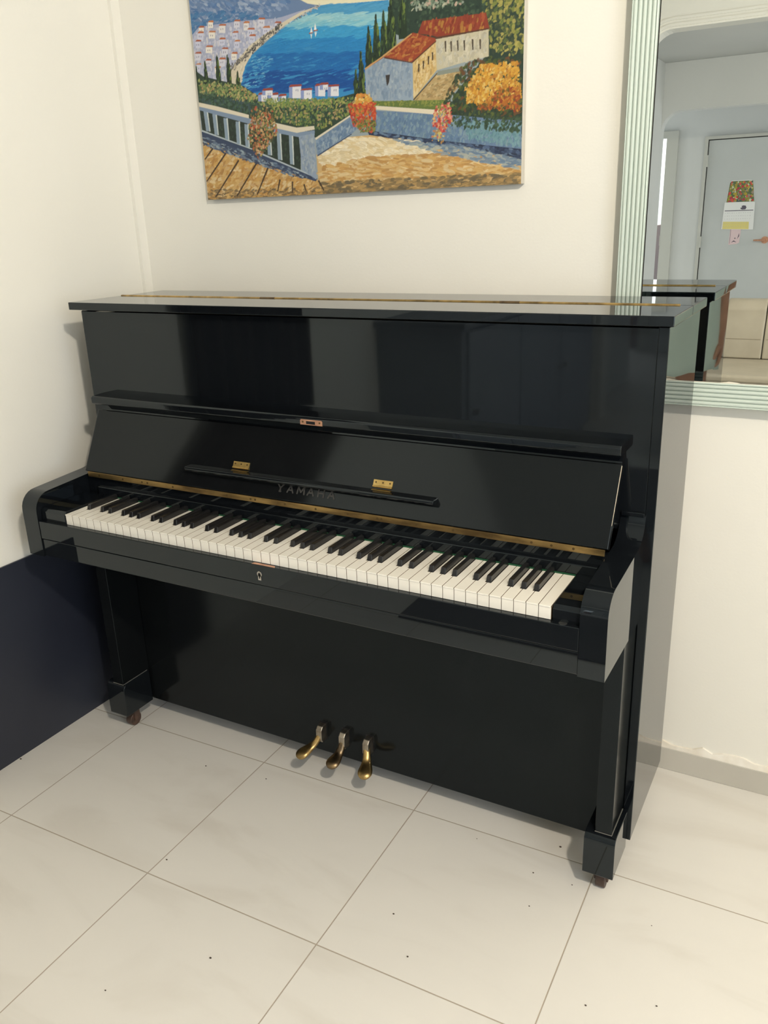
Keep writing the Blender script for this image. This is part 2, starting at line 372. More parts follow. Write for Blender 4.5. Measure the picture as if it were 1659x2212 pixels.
('D',['55555a','6e6a68','3f4344','8b8478'],[(190,357),(204,357),(204,348),(189,349)],4,7,5,40,40),
('D',['55555a','6e6a68','3f4344','8b8478'],[(195,363),(209,364),(208,355),(194,355)],4,7,5,40,40),
('D',['55555a','6e6a68','3f4344','8b8478'],[(205,364),(220,365),(219,356),(205,356)],4,7,5,40,40),
('D',['55555a','6e6a68','3f4344','8b8478'],[(213,365),(227,366),(226,356),(212,357)],4,7,5,40,40),
('D',['55555a','6e6a68','3f4344','8b8478'],[(213,372),(227,372),(226,363),(212,363)],4,7,5,40,40),
('D',['55555a','6e6a68','3f4344','8b8478'],[(221,373),(235,373),(234,364),(220,364)],4,7,5,40,40),
('D',['55555a','6e6a68','3f4344','8b8478'],[(225,376),(240,376),(239,367),(224,368)],4,7,5,40,40),
('D',['55555a','6e6a68','3f4344','8b8478'],[(235,378),(249,379),(248,370),(234,370)],4,7,5,40,40),
('D',['55555a','6e6a68','3f4344','8b8478'],[(238,383),(252,384),(251,375),(237,375)],4,7,5,40,40),
('D',['55555a','6e6a68','3f4344','8b8478'],[(243,386),(257,386),(256,377),(242,378)],4,7,5,40,40),
('D',['55555a','6e6a68','3f4344','8b8478'],[(253,385),(267,385),(266,376),(252,377)],4,7,5,40,40),
('D',['55555a','6e6a68','3f4344','8b8478'],[(258,391),(272,391),(271,382),(257,383)],4,7,5,40,40),
('D',['55555a','6e6a68','3f4344','8b8478'],[(263,390),(277,390),(276,381),(262,382)],4,7,5,40,40),
('D',['55555a','6e6a68','3f4344','8b8478'],[(270,397),(283,397),(283,389),(269,389)],4,7,5,40,40),
('P','eef0ee',[(369,378),(372,364),(364,365)]),
('P','f2f2ee',[(380,385),(384,367),(375,368)]),
('L','9b5a44',[(361,365),(373,365)],3),
('L','9b5a44',[(374,369),(387,369)],3),
('P','d9e6ea',[(365,363),(370,362),(367,352)]),
('P','d9e6ea',[(377,366),(384,365),(379,355)]),
('P','33463a',[(-7,324),(24,304),(150,270),(192,245),(283,219),(421,216),(487,224),(536,230),(533,180),(466,173),(374,130),(193,184),(0,239)]),
('T',['2a3b2b','1d2c25','3c5233','6a7f3e'],3,274,328,13),
('T',['2a3b2b','1d2c25','3c5233','6a7f3e'],33,271,340,16),
('T',['2a3b2b','1d2c25','3c5233','6a7f3e'],74,268,352,18),
('T',['2a3b2b','1d2c25','3c5233','6a7f3e'],108,264,346,18),
('T',['2a3b2b','1d2c25','3c5233','6a7f3e'],136,251,306,16),
('D',['8a9a5e','6f8a52','a7aa6a','56764c','b7b07a','4a6a4a','c39a6a'],[(8,298),(143,271),(199,239),(393,212),(379,197),(211,219),(4,267)],230,10,8,30,60),
('D',['5f7d48','86974f','a5a35a','45643f','3b5a44','2f5a55','b79f72'],[(199,239),(421,216),(525,216),(471,177),(376,151),(251,179)],260,10,8,60,60),
('D',['2d4436','3e5a48','506a55','41575e'],[(-5,274),(197,223),(223,186),(4,243)],120,11,8,40,50),
('P','8f9fcf',[(196,247),(225,246),(224,228),(195,230)]),
('P','e8e8ee',[(206,244),(225,243),(224,228),(205,229)]),
('P','9c4a3c',[(195,245),(201,250),(226,249),(228,244)]),
('L','70789c',[(213,238),(213,234)],2),
('L','70789c',[(219,238),(218,233)],2),
('P','8f9fcf',[(227,243),(258,242),(256,222),(225,224)]),
('P','e8e8ee',[(237,240),(258,239),(256,222),(235,223)]),
('P','9c4a3c',[(225,241),(231,246),(258,245),(261,240)]),
('L','70789c',[(245,234),(244,230)],2),
('L','70789c',[(250,234),(250,230)],2),
('P','8f9fcf',[(259,238),(282,237),(281,222),(258,224)]),
('P','e8e8ee',[(269,235),(282,235),(281,222),(268,223)]),
('P','9c4a3c',[(258,236),(264,241),(282,240),(285,236)]),
('L','70789c',[(273,230),(272,226)],2),
('L','70789c',[(278,229),(278,225)],2),
('P','8f9fcf',[(293,256),(330,254),(327,226),(291,229)]),
('P','e8e8ee',[(303,253),(329,252),(327,226),(301,228)]),
('P','9c4a3c',[(292,254),(298,259),(330,257),(332,253)]),
('L','70789c',[(314,247),(313,243)],2),
('L','70789c',[(319,247),(319,242)],2),
('P','8f9fcf',[(327,245),(360,243),(359,221),(326,224)]),
('P','e8e8ee',[(337,242),(360,241),(359,221),(335,223)]),
('P','9c4a3c',[(326,243),(332,247),(360,246),(363,242)]),
('L','70789c',[(346,236),(346,232)],2),
('L','70789c',[(352,235),(351,231)],2),
('P','8f9fcf',[(370,251),(400,249),(398,224),(369,227)]),
('P','e8e8ee',[(380,248),(400,247),(398,224),(378,226)]),
('P','9c4a3c',[(369,249),(375,254),(400,252),(403,248)]),
('L','70789c',[(387,242),(387,238)],2),
('L','70789c',[(393,242),(392,238)],2),
('P','8f9fcf',[(406,246),(438,244),(437,221),(405,223)]),
('P','e8e8ee',[(416,243),(438,242),(437,221),(414,223)]),
('P','9c4a3c',[(405,244),(411,248),(438,247),(441,243)]),
('L','70789c',[(425,237),(424,233)],2),
('L','70789c',[(430,237),(430,232)],2),
('P','8f9fcf',[(210,255),(242,254),(241,240),(209,243)]),
('P','e8e8ee',[(220,252),(242,251),(241,240),(219,242)]),
('P','9c4a3c',[(209,253),(215,258),(242,257),(245,252)]),
('L','70789c',[(228,246),(228,242)],2),
('L','70789c',[(234,246),(234,242)],2),
('P','8f9fcf',[(384,252),(408,251),(407,238),(383,240)]),
('P','e8e8ee',[(393,249),(408,249),(407,238),(393,239)]),
('P','9c4a3c',[(383,250),(388,255),(408,254),(411,249)]),
('L','70789c',[(398,243),(398,239)],2),
('L','70789c',[(404,243),(403,239)],2),
('D',['8fa055','6f8b4c','b0ab66','58774a'],[(191,236),(447,216),(473,203),(254,211)],90,9,7,40,60),
('P','2f4238',[(593,460),(913,456),(922,93),(719,144),(748,201),(821,268),(657,314),(586,340),(584,388)]),
('D',['2b3c34','3a4f3f','465c48','243530','53684f'],[(591,460),(820,436),(820,349),(657,342),(587,340)],160,12,9,45,60),
('D',['9aa79a','b9b9a2','7d927f','c9a99a','6c836f'],[(636,427),(766,418),(766,374),(640,377)],90,10,7,30,60),
('D',['36483a','56683e','7c8645','9c9a50','2c3e38','b3a95e'],[(798,457),(911,448),(916,249),(832,276)],230,13,10,60,50),
('T',['2a3b2b','1d2c25','3c5233','6a7f3e'],487,212,274,16),
('T',['2a3b2b','1d2c25','3c5233','6a7f3e'],503,211,314,20),
('T',['2a3b2b','1d2c25','3c5233','6a7f3e'],526,256,361,24),
('T',['2a3b2b','1d2c25','3c5233','6a7f3e'],547,269,385,24),
('T',['2a3b2b','1d2c25','3c5233','6a7f3e'],567,286,388,22),
('T',['2a3b2b','1d2c25','3c5233','6a7f3e'],586,298,415,27),
('T',['2a3b2b','1d2c25','3c5233','6a7f3e'],616,324,411,27),
('P','c9c2a8',[(699,314),(827,322),(828,266),(765,260),(701,251)]),
('D',['d6cfb6','bfb79c','a8a291','ded8c2','c2c2b8'],[(703,308),(821,314),(821,270),(708,257)],90,14,10,80,30),
('P','8f3f2e',[(654,330),(667,354),(821,351),(829,320),(703,318),(686,324)]),
('D',['93402f','a85538','7e3328','b5823f','8a3a2c'],[(669,350),(818,348),(821,322),(680,328)],70,18,9,75,10),
('L','4c4238',[(723,308),(724,286)],4),
('L','4c4238',[(737,306),(738,285)],4),
('L','4c4238',[(753,306),(754,285)],4),
('L','4c4238',[(769,304),(770,284)],4),
('L','4c4238',[(789,304),(790,283)],4),
('L','4c4238',[(807,302),(808,282)],4),
('L','5a3d30',[(653,326),(703,316),(827,320)],4),
('P','98aabc',[(513,271),(563,292),(639,274),(640,194),(514,205)]),
('D',['8b9fb6','a7b4c0','7890ab','b5bdc2','93a5b5','6f8aa6'],[(520,271),(563,288),(635,273),(636,199),(519,209)],150,16,9,86,14),
('P','3e3a38',[(568,254),(580,254),(577,238),(571,230)]),
('P','d8bd84',[(640,274),(699,312),(701,251),(640,196)]),
('D',['dfc58f','cda968','e6d2a4','b99a63','d5b777'],[(644,270),(696,306),(698,255),(643,203)],80,14,8,70,25),
('L','4a3d30',[(656,269),(655,252)],4),
('L','4a3d30',[(668,274),(667,257)],4),
('L','4a3d30',[(681,282),(680,265)],4),
('L','4a3d30',[(691,289),(691,272)],4),
('P','9a4630',[(512,270),(528,282),(566,293),(642,334),(698,316),(701,310),(638,274),(566,292)]),
('D',['a04a30','b3663a','8c3b2a','c08a4a','97442f','ad5a35'],[(568,295),(642,330),(693,314),(636,278)],80,16,8,25,25),
('L','c9a06a',[(513,272),(563,294),(639,332)],4),
('L','5a3d30',[(566,291),(638,273),(700,310)],3),
('P','bba06f',[(640,194),(703,247),(770,253),(754,210),(725,186)]),
('D',['c7ad7c','a98e60','d3bd90','8f8058','bfa878'],[(648,196),(706,243),(765,248),(742,206),(719,190)],80,14,7,20,20),
('L','4f4a3d',[(640,195),(702,245)],3),
('P','8d958a',[(704,249),(771,252),(769,244),(701,240)]),
('P','66793f',[(524,202),(725,188),(748,174),(707,168),(534,192)]),
('D',['7c8a45','93994f','5f7540'],[(527,201),(725,186),(742,173),(537,192)],60,10,6,10,40),
('D',['33452f','46572f','2b3a2c','5d6a38','6f4a30','3c5040'],[(765,256),(832,267),(905,250),(906,130),(719,148),(719,189)],260,13,10,50,60),
('D',['d49a35','e0b24e','c58a35','e8c878','b5762f','d8a544'],[(810,251),(897,247),(905,178),(855,162),(777,179),(771,208)],330,11,8,65,50),
('D',['a8552c','8c3d2b','b8702f','c98a3a','5d5a30'],[(855,201),(904,196),(903,150),(799,163)],110,10,8,60,50),
('P','6d86a6',[(517,183),(707,160),(906,130),(907,73),(718,98),(515,136)]),
('D',['6a86a8','7f9aae','567598','8fa9b4','5c7ba3','4c6a92','93a8a6'],[(523,179),(707,156),(904,124),(905,77),(718,102),(521,138)],330,14,9,84,20),
('D',['6d96a3','86aab0','55808f','7b9fa8'],[(765,140),(904,124),(905,77),(777,102)],130,12,8,80,25),
('D',['2f4436','3e5540','4d6248'],[(719,155),(905,136),(906,108),(742,129)],80,10,8,60,50),
('P','2f3a55',[(511,140),(718,102),(907,73),(907,56),(718,85),(521,124)]),
('D',['34405c','44536f','2a3248','54688a','6f86a0'],[(521,136),(718,100),(905,70),(905,44),(742,75),(584,110)],160,18,8,-12,14),
('P','e6dcc4',[(531,192),(710,168),(707,158),(534,184)]),
('P','d3b27c',[(363,93),(462,128),(521,128),(718,89),(907,51),(909,-5),(365,-6)]),
('D',['efe0bd','e8d6ad','f3e9cf','dcc698'],[(371,89),(468,125),(646,106),(694,78),(466,76),(383,64)],240,30,12,-10,16),
('D',['d6ae6c','c99a58','ddbd84','b98d52','e2cb9c'],[(370,64),(519,78),(765,74),(901,35),(901,17),(381,26)],330,34,10,-4,14),
('D',['8f7a55','a88a5a','75684c','bd9c66','6a6250'],[(367,27),(644,25),(906,22),(906,-5),(368,-1)],230,26,9,3,14),
('D',['7f93a5','95a5ac','b5b8ac','67809b'],[(584,115),(765,86),(905,51),(906,31),(718,72)],120,22,8,-10,14),
('P','7d93ac',[(363,128),(467,172),(509,160),(469,134),(366,89)]),
('D',['8aa0b8','6c86a4','9fb0bd','5d7a9c'],[(365,125),(467,167),(503,158),(466,138),(369,96)],90,14,9,70,25),
('L','e3dac4',[(363,130),(467,175)],5),
('L','3d4c68',[(366,91),(469,134)],3),
('P','c9a262',[(-2,155),(183,84),(362,35),(379,-6),(-8,-10)]),
('D',['cfa45e','bd8d48','d9b679','e3cda0','b3854a','caa97a'],[(4,149),(183,84),(359,33),(365,2),(-3,5)],330,24,10,25,30),
('D',['8b7350','a38a5e','6f5f48'],[(-3,26),(366,16),(368,-1),(-4,-2)],70,18,7,5,20),
('L','4a3a2b',[(37,132),(2,103)],5),
('L','4a3a2b',[(82,120),(1,47)],5),
('L','4a3a2b',[(117,95),(27,6)],5),
('L','4a3a2b',[(177,87),(100,5)],5),
('L','4a3a2b',[(212,74),(169,7)],5),
('L','4a3a2b',[(246,41),(236,12)],5),
('L','4a3a2b',[(285,34),(282,7)],5),
('L','4a3a2b',[(320,26),(325,10)],5),
('L','4a3a2b',[(365,33),(380,8)],5),
('P','2e3a33',[(1,227),(170,179),(319,138),(312,54),(185,103),(3,168)]),
('D',['26332d','3a4a3e','1f2a28','46584a'],[(6,217),(169,171),(315,128),(311,68),(7,177)],110,14,9,85,30),
('P','3c4a66',[(0,173),(185,109),(316,58),(362,37),(356,31),(183,84),(1,150)]),
('D',['36425c','52627e','6f8298','2c3650','9fb0b8'],[(5,159),(184,98),(354,38),(297,43),(182,80),(2,139)],120,18,7,-20,16),
('L','b9c5cc',[(1,175),(164,119)],4),
('L','b9c5cc',[(185,109),(359,40)],4),
('P','8ea2b4',[(13,222),(27,220),(31,171),(16,173)]),
('L','d5dcd8',[(26,221),(29,171)],4),
('P','8ea2b4',[(42,213),(56,211),(58,160),(44,162)]),
('L','d5dcd8',[(55,212),(56,160)],4),
('P','8ea2b4',[(78,200),(92,198),(92,146),(78,148)]),
('L','d5dcd8',[(90,199),(90,146)],4),
('P','8ea2b4',[(117,189),(130,187),(129,133),(115,135)]),
('L','d5dcd8',[(129,188),(127,133)],4),
('P','8ea2b4',[(145,181),(158,178),(157,124),(143,126)]),
('L','d5dcd8',[(157,180),(155,124)],4),
('P','8ea2b4',[(214,140),(227,138),(226,100),(213,102)]),
('L','d5dcd8',[(225,140),(225,100)],4),
('P','8ea2b4',[(246,155),(259,153),(257,87),(244,89)]),
('L','d5dcd8',[(257,154),(256,87)],4),
('P','8ea2b4',[(283,147),(295,145),(294,74),(281,76)]),
('L','d5dcd8',[(294,146),(292,74)],4),
('P','8397b0',[(-3,239),(164,192),(163,179),(1,225)]),
('P','e2d9c4',[(-4,245),(62,229),(162,201),(161,193),(-4,235)]),
('P','8397b0',[(238,167),(308,149),(362,150),(361,139),(312,138),(237,154)]),
('P','e2d9c4',[(236,178),(309,160),(361,160),(362,152),(308,148),(238,165)]),
('P','93a4ba',[(313,140),(360,143),(359,35),(317,60)]),
('D',['8498b2','a9b5c2','b9bfc0','7189a8','99a8ae'],[(317,136),(357,139),(355,44),(322,62)],70,14,8,84,20),
('D',['c9a06a','8f6a45','6d7a48','b5704a','4c5a3a','d8b78a','c25a40','3c4a35','96a05c'],[(174,220),(239,204),(249,154),(184,92),(151,145)],190,9,8,60,70),
('D',['e0a040','e8c870','d8863a','f0e0a8','c8a048'],[(486,219),(525,216),(534,185),(472,185)],70,11,8,60,60),
('D',['c8452f','d86a3a','b5352f','e08a4a','a83a34','7d8a45'],[(462,201),(539,198),(537,149),(476,149)],150,10,8,60,70),
('D',['6d7a40','8a9048','4a5a3a','c2503a'],[(477,162),(538,164),(534,134),(495,137)],60,9,7,60,70),
('D',['c43a3a','d8605a','e0c080','8a9850','b52f38','e8a88a'],[(695,175),(733,181),(740,142),(707,115),(689,138)],90,9,7,60,70),
('D',['c86a5a','d8d080','b58a50'],[(683,129),(724,121),(712,95),(688,103)],14,8,6,60,70)
]
# ---------------------------------------------------------------- room shell
XL, YB, YF, XR, ZC = -0.262, 0.655, -3.95, 3.40, 2.75
struct(obj('floor', box(B(), -2.2, 3.6, -7.3, 0.80, -0.06, 0.0), M['tiles']))
bm = B(); box(bm, XL - .14, XR + .14, YF - .17, YB + .14, ZC, ZC + .08)
struct(obj('ceiling', bm, M['ceiling']))
struct(obj('wall_back', box(B(), XL - .14, XR + .14, YB, YB + .12, 0, ZC), M['wall']))
def wall_with_hole_x(x0, x1, y0, y1, z0, z1, hy0, hy1, hz0, hz1):
    bm = B()
    box(bm, x0, x1, y0, hy0, z0, z1); box(bm, x0, x1, hy1, y1, z0, z1)
    box(bm, x0, x1, hy0, hy1, z0, hz0); box(bm, x0, x1, hy0, hy1, hz1, z1)
    return bm
struct(obj('wall_left', box(B(), XL - .12, XL, YF - .15, YB, 0, ZC), M['wall']))
RW = (-2.9, -1.0, 0.75, 2.25)
struct(obj('wall_right', wall_with_hole_x(XR, XR + .12, YF - .15, YB, 0, ZC, *RW), M['wall']))
# slim plaster pilaster in the corner
struct(obj('trim_1', box(B(), XL, XL + .012, .624, YB, 0, ZC), M['wall']))
def window(name, x, y0, y1, z0, z1):
    bm = B(); t = .045
    for (a, b, c, d) in ((y0, y1, z0, z0 + t), (y0, y1, z1 - t, z1), (y0, y0 + t, z0 + t, z1 - t), (y1 - t, y1, z0 + t, z1 - t), ((y0 + y1) / 2 - t / 2, (y0 + y1) / 2 + t / 2, z0 + t, z1 - t)):
        box(bm, x - .03, x + .03, a, b, c, d)
    return struct(obj(name, bm, M['alu']))
window('window_1', XR + .06, *RW)
# arched wall between the living room and the hall: opening with rounded upper corners
def arch_outline(xl, xr, ztop, r, x0, x1, zmax, n=10):
    """outline of a wall (x0..x1, 0..zmax) minus an opening xl..xr up to ztop with rounded corners"""
    pts = [(x0, 0), (xl, 0)]
    for i in range(n + 1):
        a = PI - i / n * PI / 2; pts.append((xl + r + r * math.cos(a), ztop - r + r * math.sin(a)))
    for i in range(n + 1):
        a = PI / 2 - i / n * PI / 2; pts.append((xr - r + r * math.cos(a), ztop - r + r * math.sin(a)))
    pts += [(xr, 0), (x1, 0), (x1, zmax), (x0, zmax)]
    return pts
def arch_wall(name, y0, y1, m, *a):
    return struct(obj(name, prism_y(B(), arch_outline(*a), y0, y1), m))
arch_wall('wall_front', YF - .15, YF, M['wall'], .150, 2.90, 2.50, .16, XL, XR, ZC)
# moulding around the opening
def arch_band(xl, xr, ztop, r, w0, w1, y0, y1, n=10):
    def path(d):
        p = [(xl - d, 0.0)]
        for i in range(n + 1):
            a = PI - i / n * PI / 2; p.append((xl + r + (r + d) * math.cos(a), ztop - r + (r + d) * math.sin(a)))
        for i in range(n + 1):
            a = PI / 2 - i / n * PI / 2; p.append((xr - r + (r + d) * math.cos(a), ztop - r + (r + d) * math.sin(a)))
        return p + [(xr + d, 0.0)]
    return prism_y(B(), path(w0) + path(w1)[::-1], y0, y1)
struct(obj('trim_2', arch_band(.150, 2.90, 2.50, .16, .012, .030, YF, YF + .010), M['wall']))
struct(obj('trim_3', arch_band(.150, 2.90, 2.50, .16, .050, .066, YF, YF + .010), M['wall']))
# hall behind
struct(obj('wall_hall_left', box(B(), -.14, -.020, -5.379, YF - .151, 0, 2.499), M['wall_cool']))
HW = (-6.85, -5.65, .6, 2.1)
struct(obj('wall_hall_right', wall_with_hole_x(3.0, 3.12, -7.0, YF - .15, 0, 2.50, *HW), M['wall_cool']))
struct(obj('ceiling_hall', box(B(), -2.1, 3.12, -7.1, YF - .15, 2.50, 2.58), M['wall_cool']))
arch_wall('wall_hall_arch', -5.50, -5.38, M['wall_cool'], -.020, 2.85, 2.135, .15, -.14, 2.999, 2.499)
bm = B()
for a in ((-2.1, -1.10, 0, 2.5), (-.28, .086, 0, 2.5), (1.03, 3.0, 0, 2.5), (-1.10, -.28, 2.04, 2.5), (.086, 1.03, 2.025, 2.5)):
    box(bm, a[0], a[1], -7.12, -7.0, a[2], a[3])
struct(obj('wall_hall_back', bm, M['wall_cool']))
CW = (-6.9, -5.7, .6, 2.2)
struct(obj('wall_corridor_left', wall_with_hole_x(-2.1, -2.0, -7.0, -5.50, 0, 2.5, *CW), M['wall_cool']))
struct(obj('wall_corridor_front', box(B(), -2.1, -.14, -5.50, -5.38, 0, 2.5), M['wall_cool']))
window('window_2', -2.05, *CW)  # unseen window, added to let a fill light into the corridor
window('window_3', 3.06, *HW)
# hall doorway with its frame and the brown leaf standing open behind it
bm = B(); box(bm, -.285, -.172, -7.0, -6.965, 0, 2.035); box(bm, -1.20, -1.10, -7.0, -6.965, 0, 2.035); box(bm, -1.20, -.172, -7.0, -6.965, 2.035, 2.10)
d2 = struct(obj('door_2', bm, M['door_frame']))
obj('door_leaf', box(B(), -.40, -.365, -8.0, -7.14, 0.01, 1.20), M['brown_door'], d2)
obj('strike_plate', box(B(), -.290, -.283, -6.98, -6.963, 1.0, 1.10), M['nickel'], d2)
bm = B(); box(bm, -2.1, .0, -9.0, -8.9, 0, 2.5)
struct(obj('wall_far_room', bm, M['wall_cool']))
struct(obj('floor_far_room', box(B(), -2.1, .0, -8.9, -7.3, -.06, 0), M['tiles']))
# grey white hall door with frame, hinges, handle
bm = B(); box(bm, .086, .117, -7.0, -6.96, 0, 2.025); box(bm, 1.00, 1.03, -7.0, -6.96, 0, 2.025); box(bm, .1172, .9998, -7.0, -6.96, 1.997, 2.025)
d1 = struct(obj('door_1', bm, M['door_frame']))
obj('leak_blocker', box(B(), .087, 1.029, -7.115, -7.062, 0, 2.02), M['dark_line'], d1)  # dark sheet added behind the leaf to block light leaking round it
obj('door_leaf', box(B(), .124, .996, -7.06, -6.985, .01, 1.990), M['door'], d1, bev=.003)
for z in (1.80, 1.03, .25):
    obj('hinge', box(B(), .112, .130, -6.985, -6.958, z - .055, z + .055), M['door_frame'], d1)
bm = B(); cyl(bm, (.73, -6.985, 1.04), (0, 1, 0), .034, .012); cyl(bm, (.73, -6.975, 1.04), (0, 1, 0), .012, .05); cyl(bm, (.73, -6.93, 1.04), (-1, 0, 0), .011, .10, r2=.008)
obj('door_handle', bm, M['copper'], d1, smooth=False)
# skirting along the back wall, cracked plaster line above it
struct(obj('baseboard_back', box(B(), XL + .012, XR, YB - .008, YB, 0, .064), M['skirting'], bev=.0015))
bm = B(); random.seed(5); N = 150
top = [(XL + .012 + (XR - XL - .012) * i / N, .080 + random.uniform(-.006, .009)) for i in range(N + 1)]
bot = [(x, .062 + random.uniform(-.003, .002)) for x, _ in top]
prism_y(bm, bot + top[::-1], YB - .006, YB)
struct(obj('trim_4', bm, M['caulk']))

# ---------------------------------------------------------------- dark board along the left wall
o = obj('wall_board', box(B(), XL, XL + .006, -.245, .60, 0.0, .552), M['board'], bev=.001)
thing(o, 'low navy black board standing flat against the left wall beside the piano', 'board')

# ---------------------------------------------------------------- piano
LAQ = M['lacquer']
P = root('upright_piano', (.613, .40, 0), 'glossy black upright piano with open keyboard lid under the seaside painting', 'piano')
def part(name, bm, m=None, bev=.0014, parent=None, label=None, smooth=False, seg=2):
    o = obj(name, bm, m or LAQ, parent or P, bev=bev, smooth=smooth, seg=seg)
    if label: o['label'] = label
    return o
PL, PR, PY, PBK, PZ0, PZ1 = -.114, 1.3425, .245, .562, .080, 1.188
part('side_panel', box(B(), PL, PL + .019, PY + .0015, PBK, PZ0, PZ1)); part('side_panel', box(B(), PR - .019, PR, PY, PBK, PZ0, PZ1))
# lid in two leaves with a long brass hinge
HY = .404
part('lid_front_leaf', box(B(), -.131, 1.353, .222, HY - .0008, 1.1915, 1.2100), bev=.002)
part('lid_rear_leaf', box(B(), -.131, 1.353, HY + .0008, .568, 1.1915, 1.2100), bev=.002)
hg = part('lid_hinge', prism_x(B(), [(HY - .0045, 1.2095), (HY - .0040, 1.2108), (HY - .002, 1.2123), (HY + .002, 1.2123), (HY + .0040, 1.2108), (HY + .0045, 1.2095)], -.126, 1.329), M['brass_pedal'], bev=0, label='long brass hinge across the lid')
for x in (.36, .985): part('hinge_joint', prism_x(B(), [(HY - .005, 1.2094), (HY - .0045, 1.2110), (HY - .002, 1.2126), (HY + .002, 1.2126), (HY + .0045, 1.2110), (HY + .005, 1.2094)], x - .022, x + .022), M['brass_dark'], bev=0, parent=hg)
# upper front panel, set between the sides, with a reveal under the lid
part('upper_panel', box(B(), PL + .0003, PR - .0193, PY + .0002, PY + .0014, .80, 1.186), M['lacquer_panel'])
part('upper_panel_core', box(B(), PL + .0195, PR - .0195, PY + .0016, PY + .022, .80, 1.185), bev=0)
part('back_frame', box(B(), PL + .019, PR - .019, .50, .556, .09, 1.185), M['wood_raw'], bev=0, label='raw wooden back frame')
part('lower_panel', box(B(), PL + .0195, PR - .0195, PY + .005, PY + .024, .062, .612), M['lacquer_dull'])
part('bottom_rail', box(B(), PL + .0195, PR - .0195, PY + .0245, PY + .05, .060, .1072), M['lacquer_dull'])
part('bottom_board', box(B(), PL + .019, PR - .019, PY + .05, .50, .070, .095), M['black_matte'], bev=0)
# narrow ledges where the arms meet the sides
part('arm_ledge', box(B(), PL + .019, -.078, .238, PY + .01, .8315, .840)); part('arm_ledge', box(B(), 1.280, PR - .019, .238, PY + .01, .8315, .840))
# key bed
CB, CT = .610, .776
part('key_bed', box(B(), -.086, 1.276, .0, .30, .612, .655), M['black_matte'])
# arms (cheeks)
def arc(cx, cz, r, a0, a1, n=7): return [(cx + r * math.cos(math.radians(a0 + (a1 - a0) * i / n)), cz + r * math.sin(math.radians(a0 + (a1 - a0) * i / n))) for i in range(n + 1)]
def arm_prof():
    r = .045
    p = [(-.0127, CB)] + [(y, z) for y, z in arc(-.0127 + r, CT - r - .004, r, 180, 90)]
    p += [(.19, CT + .005)] + arc(.19, CT + .060, .055, -90, 0)[1:] + [(.2449, CT + .060), (.2449, CB), (.18, CB - .003)]
    return p
part('arm', prism_x(B(), arm_prof(), -.138, -.0868), bev=.0022, seg=3); part('arm', prism_x(B(), arm_prof(), 1.2772, 1.3255), bev=.0022, seg=3)
# key slip with its lock, rail below
ks = part('key_slip', box(B(), -.0862, 1.2766, -.0115, .0004, .658, .7040), bev=.0016)
part('front_rail', box(B(), -.0862, 1.2766, -.0095, .03, .612, .6565), bev=.0018)
bm = B(); cyl(bm, (.590, -.0118, .6835), (0, -1, 0), .0062, .0012, 18); box(bm, .5862, .5938, -.0130, -.0118, .6695, .6835)
kh = part('keyhole', bm, M['nickel'], bev=0, parent=ks, label='silver keyhole plate')
bm = B(); cyl(bm, (.590, -.0131, .6840), (0, -1, 0), .0028, .0005, 14); box(bm, .5888, .5912, -.0136, -.0131, .6735, .684)
# the dark hole of the lock is part of the plate
me = kh.data; me.materials.append(M['black_matte']); t = bmesh.new(); t.from_mesh(me); bm2 = bpy.data.meshes.new('t'); bm.to_mesh(bm2); bm.free()
k0 = len(t.faces); t.from_mesh(bm2); t.faces.ensure_lookup_table()
for f in t.faces[k0:]: f.material_index = 1
t.to_mesh(me); t.free(); bpy.data.meshes.remove(bm2)
part('lock_strike', prism_z(B(), [(.570, -.0105), (.630, -.0105), (.626, -.0035), (.574, -.0035)], .7034, .7046), M['copper'], bev=0, parent=ks, label='worn brown strike plate on the key slip')
part('key_slip_shelf', box(B(), -.0862, 1.2766, .0006, .012, .690, .7030), bev=0)
# key blocks
for a, b in ((-.0862, -.0025), (1.2245, 1.2766)):
    part('key_block', prism_x(B(), [(.0005, .7006), (.0005, .727), (.006, .7345), (.148, .7345), (.148, .7006)], a, b), bev=.0018)
bm = B(); cyl(bm, (1.245, -.003, .7000), (0, 0, 1), .0075, .0042, 18); part('block_screw', bm, M['nickel'], bev=0, label='silver screw beside the treble key block')
# keys ---------------------------------------------------------------
KP, KT, KLEN = .0235, .7305, .1450
names = 'ABCDEFG'
boff = {'A': .0012, 'C': -.0014, 'D': .0014, 'F': -.0020, 'G': 0.0}
blacks = []
for i in range(51):
    n = names[i % 7]
    if n in boff: blacks.append((i + 1) * KP + boff[n])
BW = .0112
for i in range(52):
    x0, x1 = i * KP + .00055, (i + 1) * KP - .00055
    lb = [b for b in blacks if abs(b - i * KP) < .006]; rb = [b for b in blacks if abs(b - (i + 1) * KP) < .006]
    xl = lb[0] + BW / 2 + .0006 if lb else x0; xr = rb[0] - BW / 2 - .0006 if rb else x1
    out = [(x0, 0), (x1, 0), (x1, .0495)]
    if rb: out.append((xr, .0495))
    out += [(xr, KLEN), (xl, KLEN)]
    if lb: out.append((xl, .0495))
    if not lb or True: out.append((x0, .0495))
    ded = []
    for q in out:
        if not ded or (abs(q[0] - ded[-1][0]) + abs(q[1] - ded[-1][1])) > 1e-6: ded.append(q)
    bm = prism_z(B(), ded, KT - .0030, KT); bevel(bm, .0006, 2)
    prism_z(bm, [(a, max(b_, .0012)) for a, b_ in ded], KT - .0262, KT - .0030)
    bm.normal_update()
    for f in bm.faces: f.material_index = 1 if abs(f.normal.x) > .9 else 0
    part('white_key', bm, [M['ivory'], M['key_wood']], bev=0)
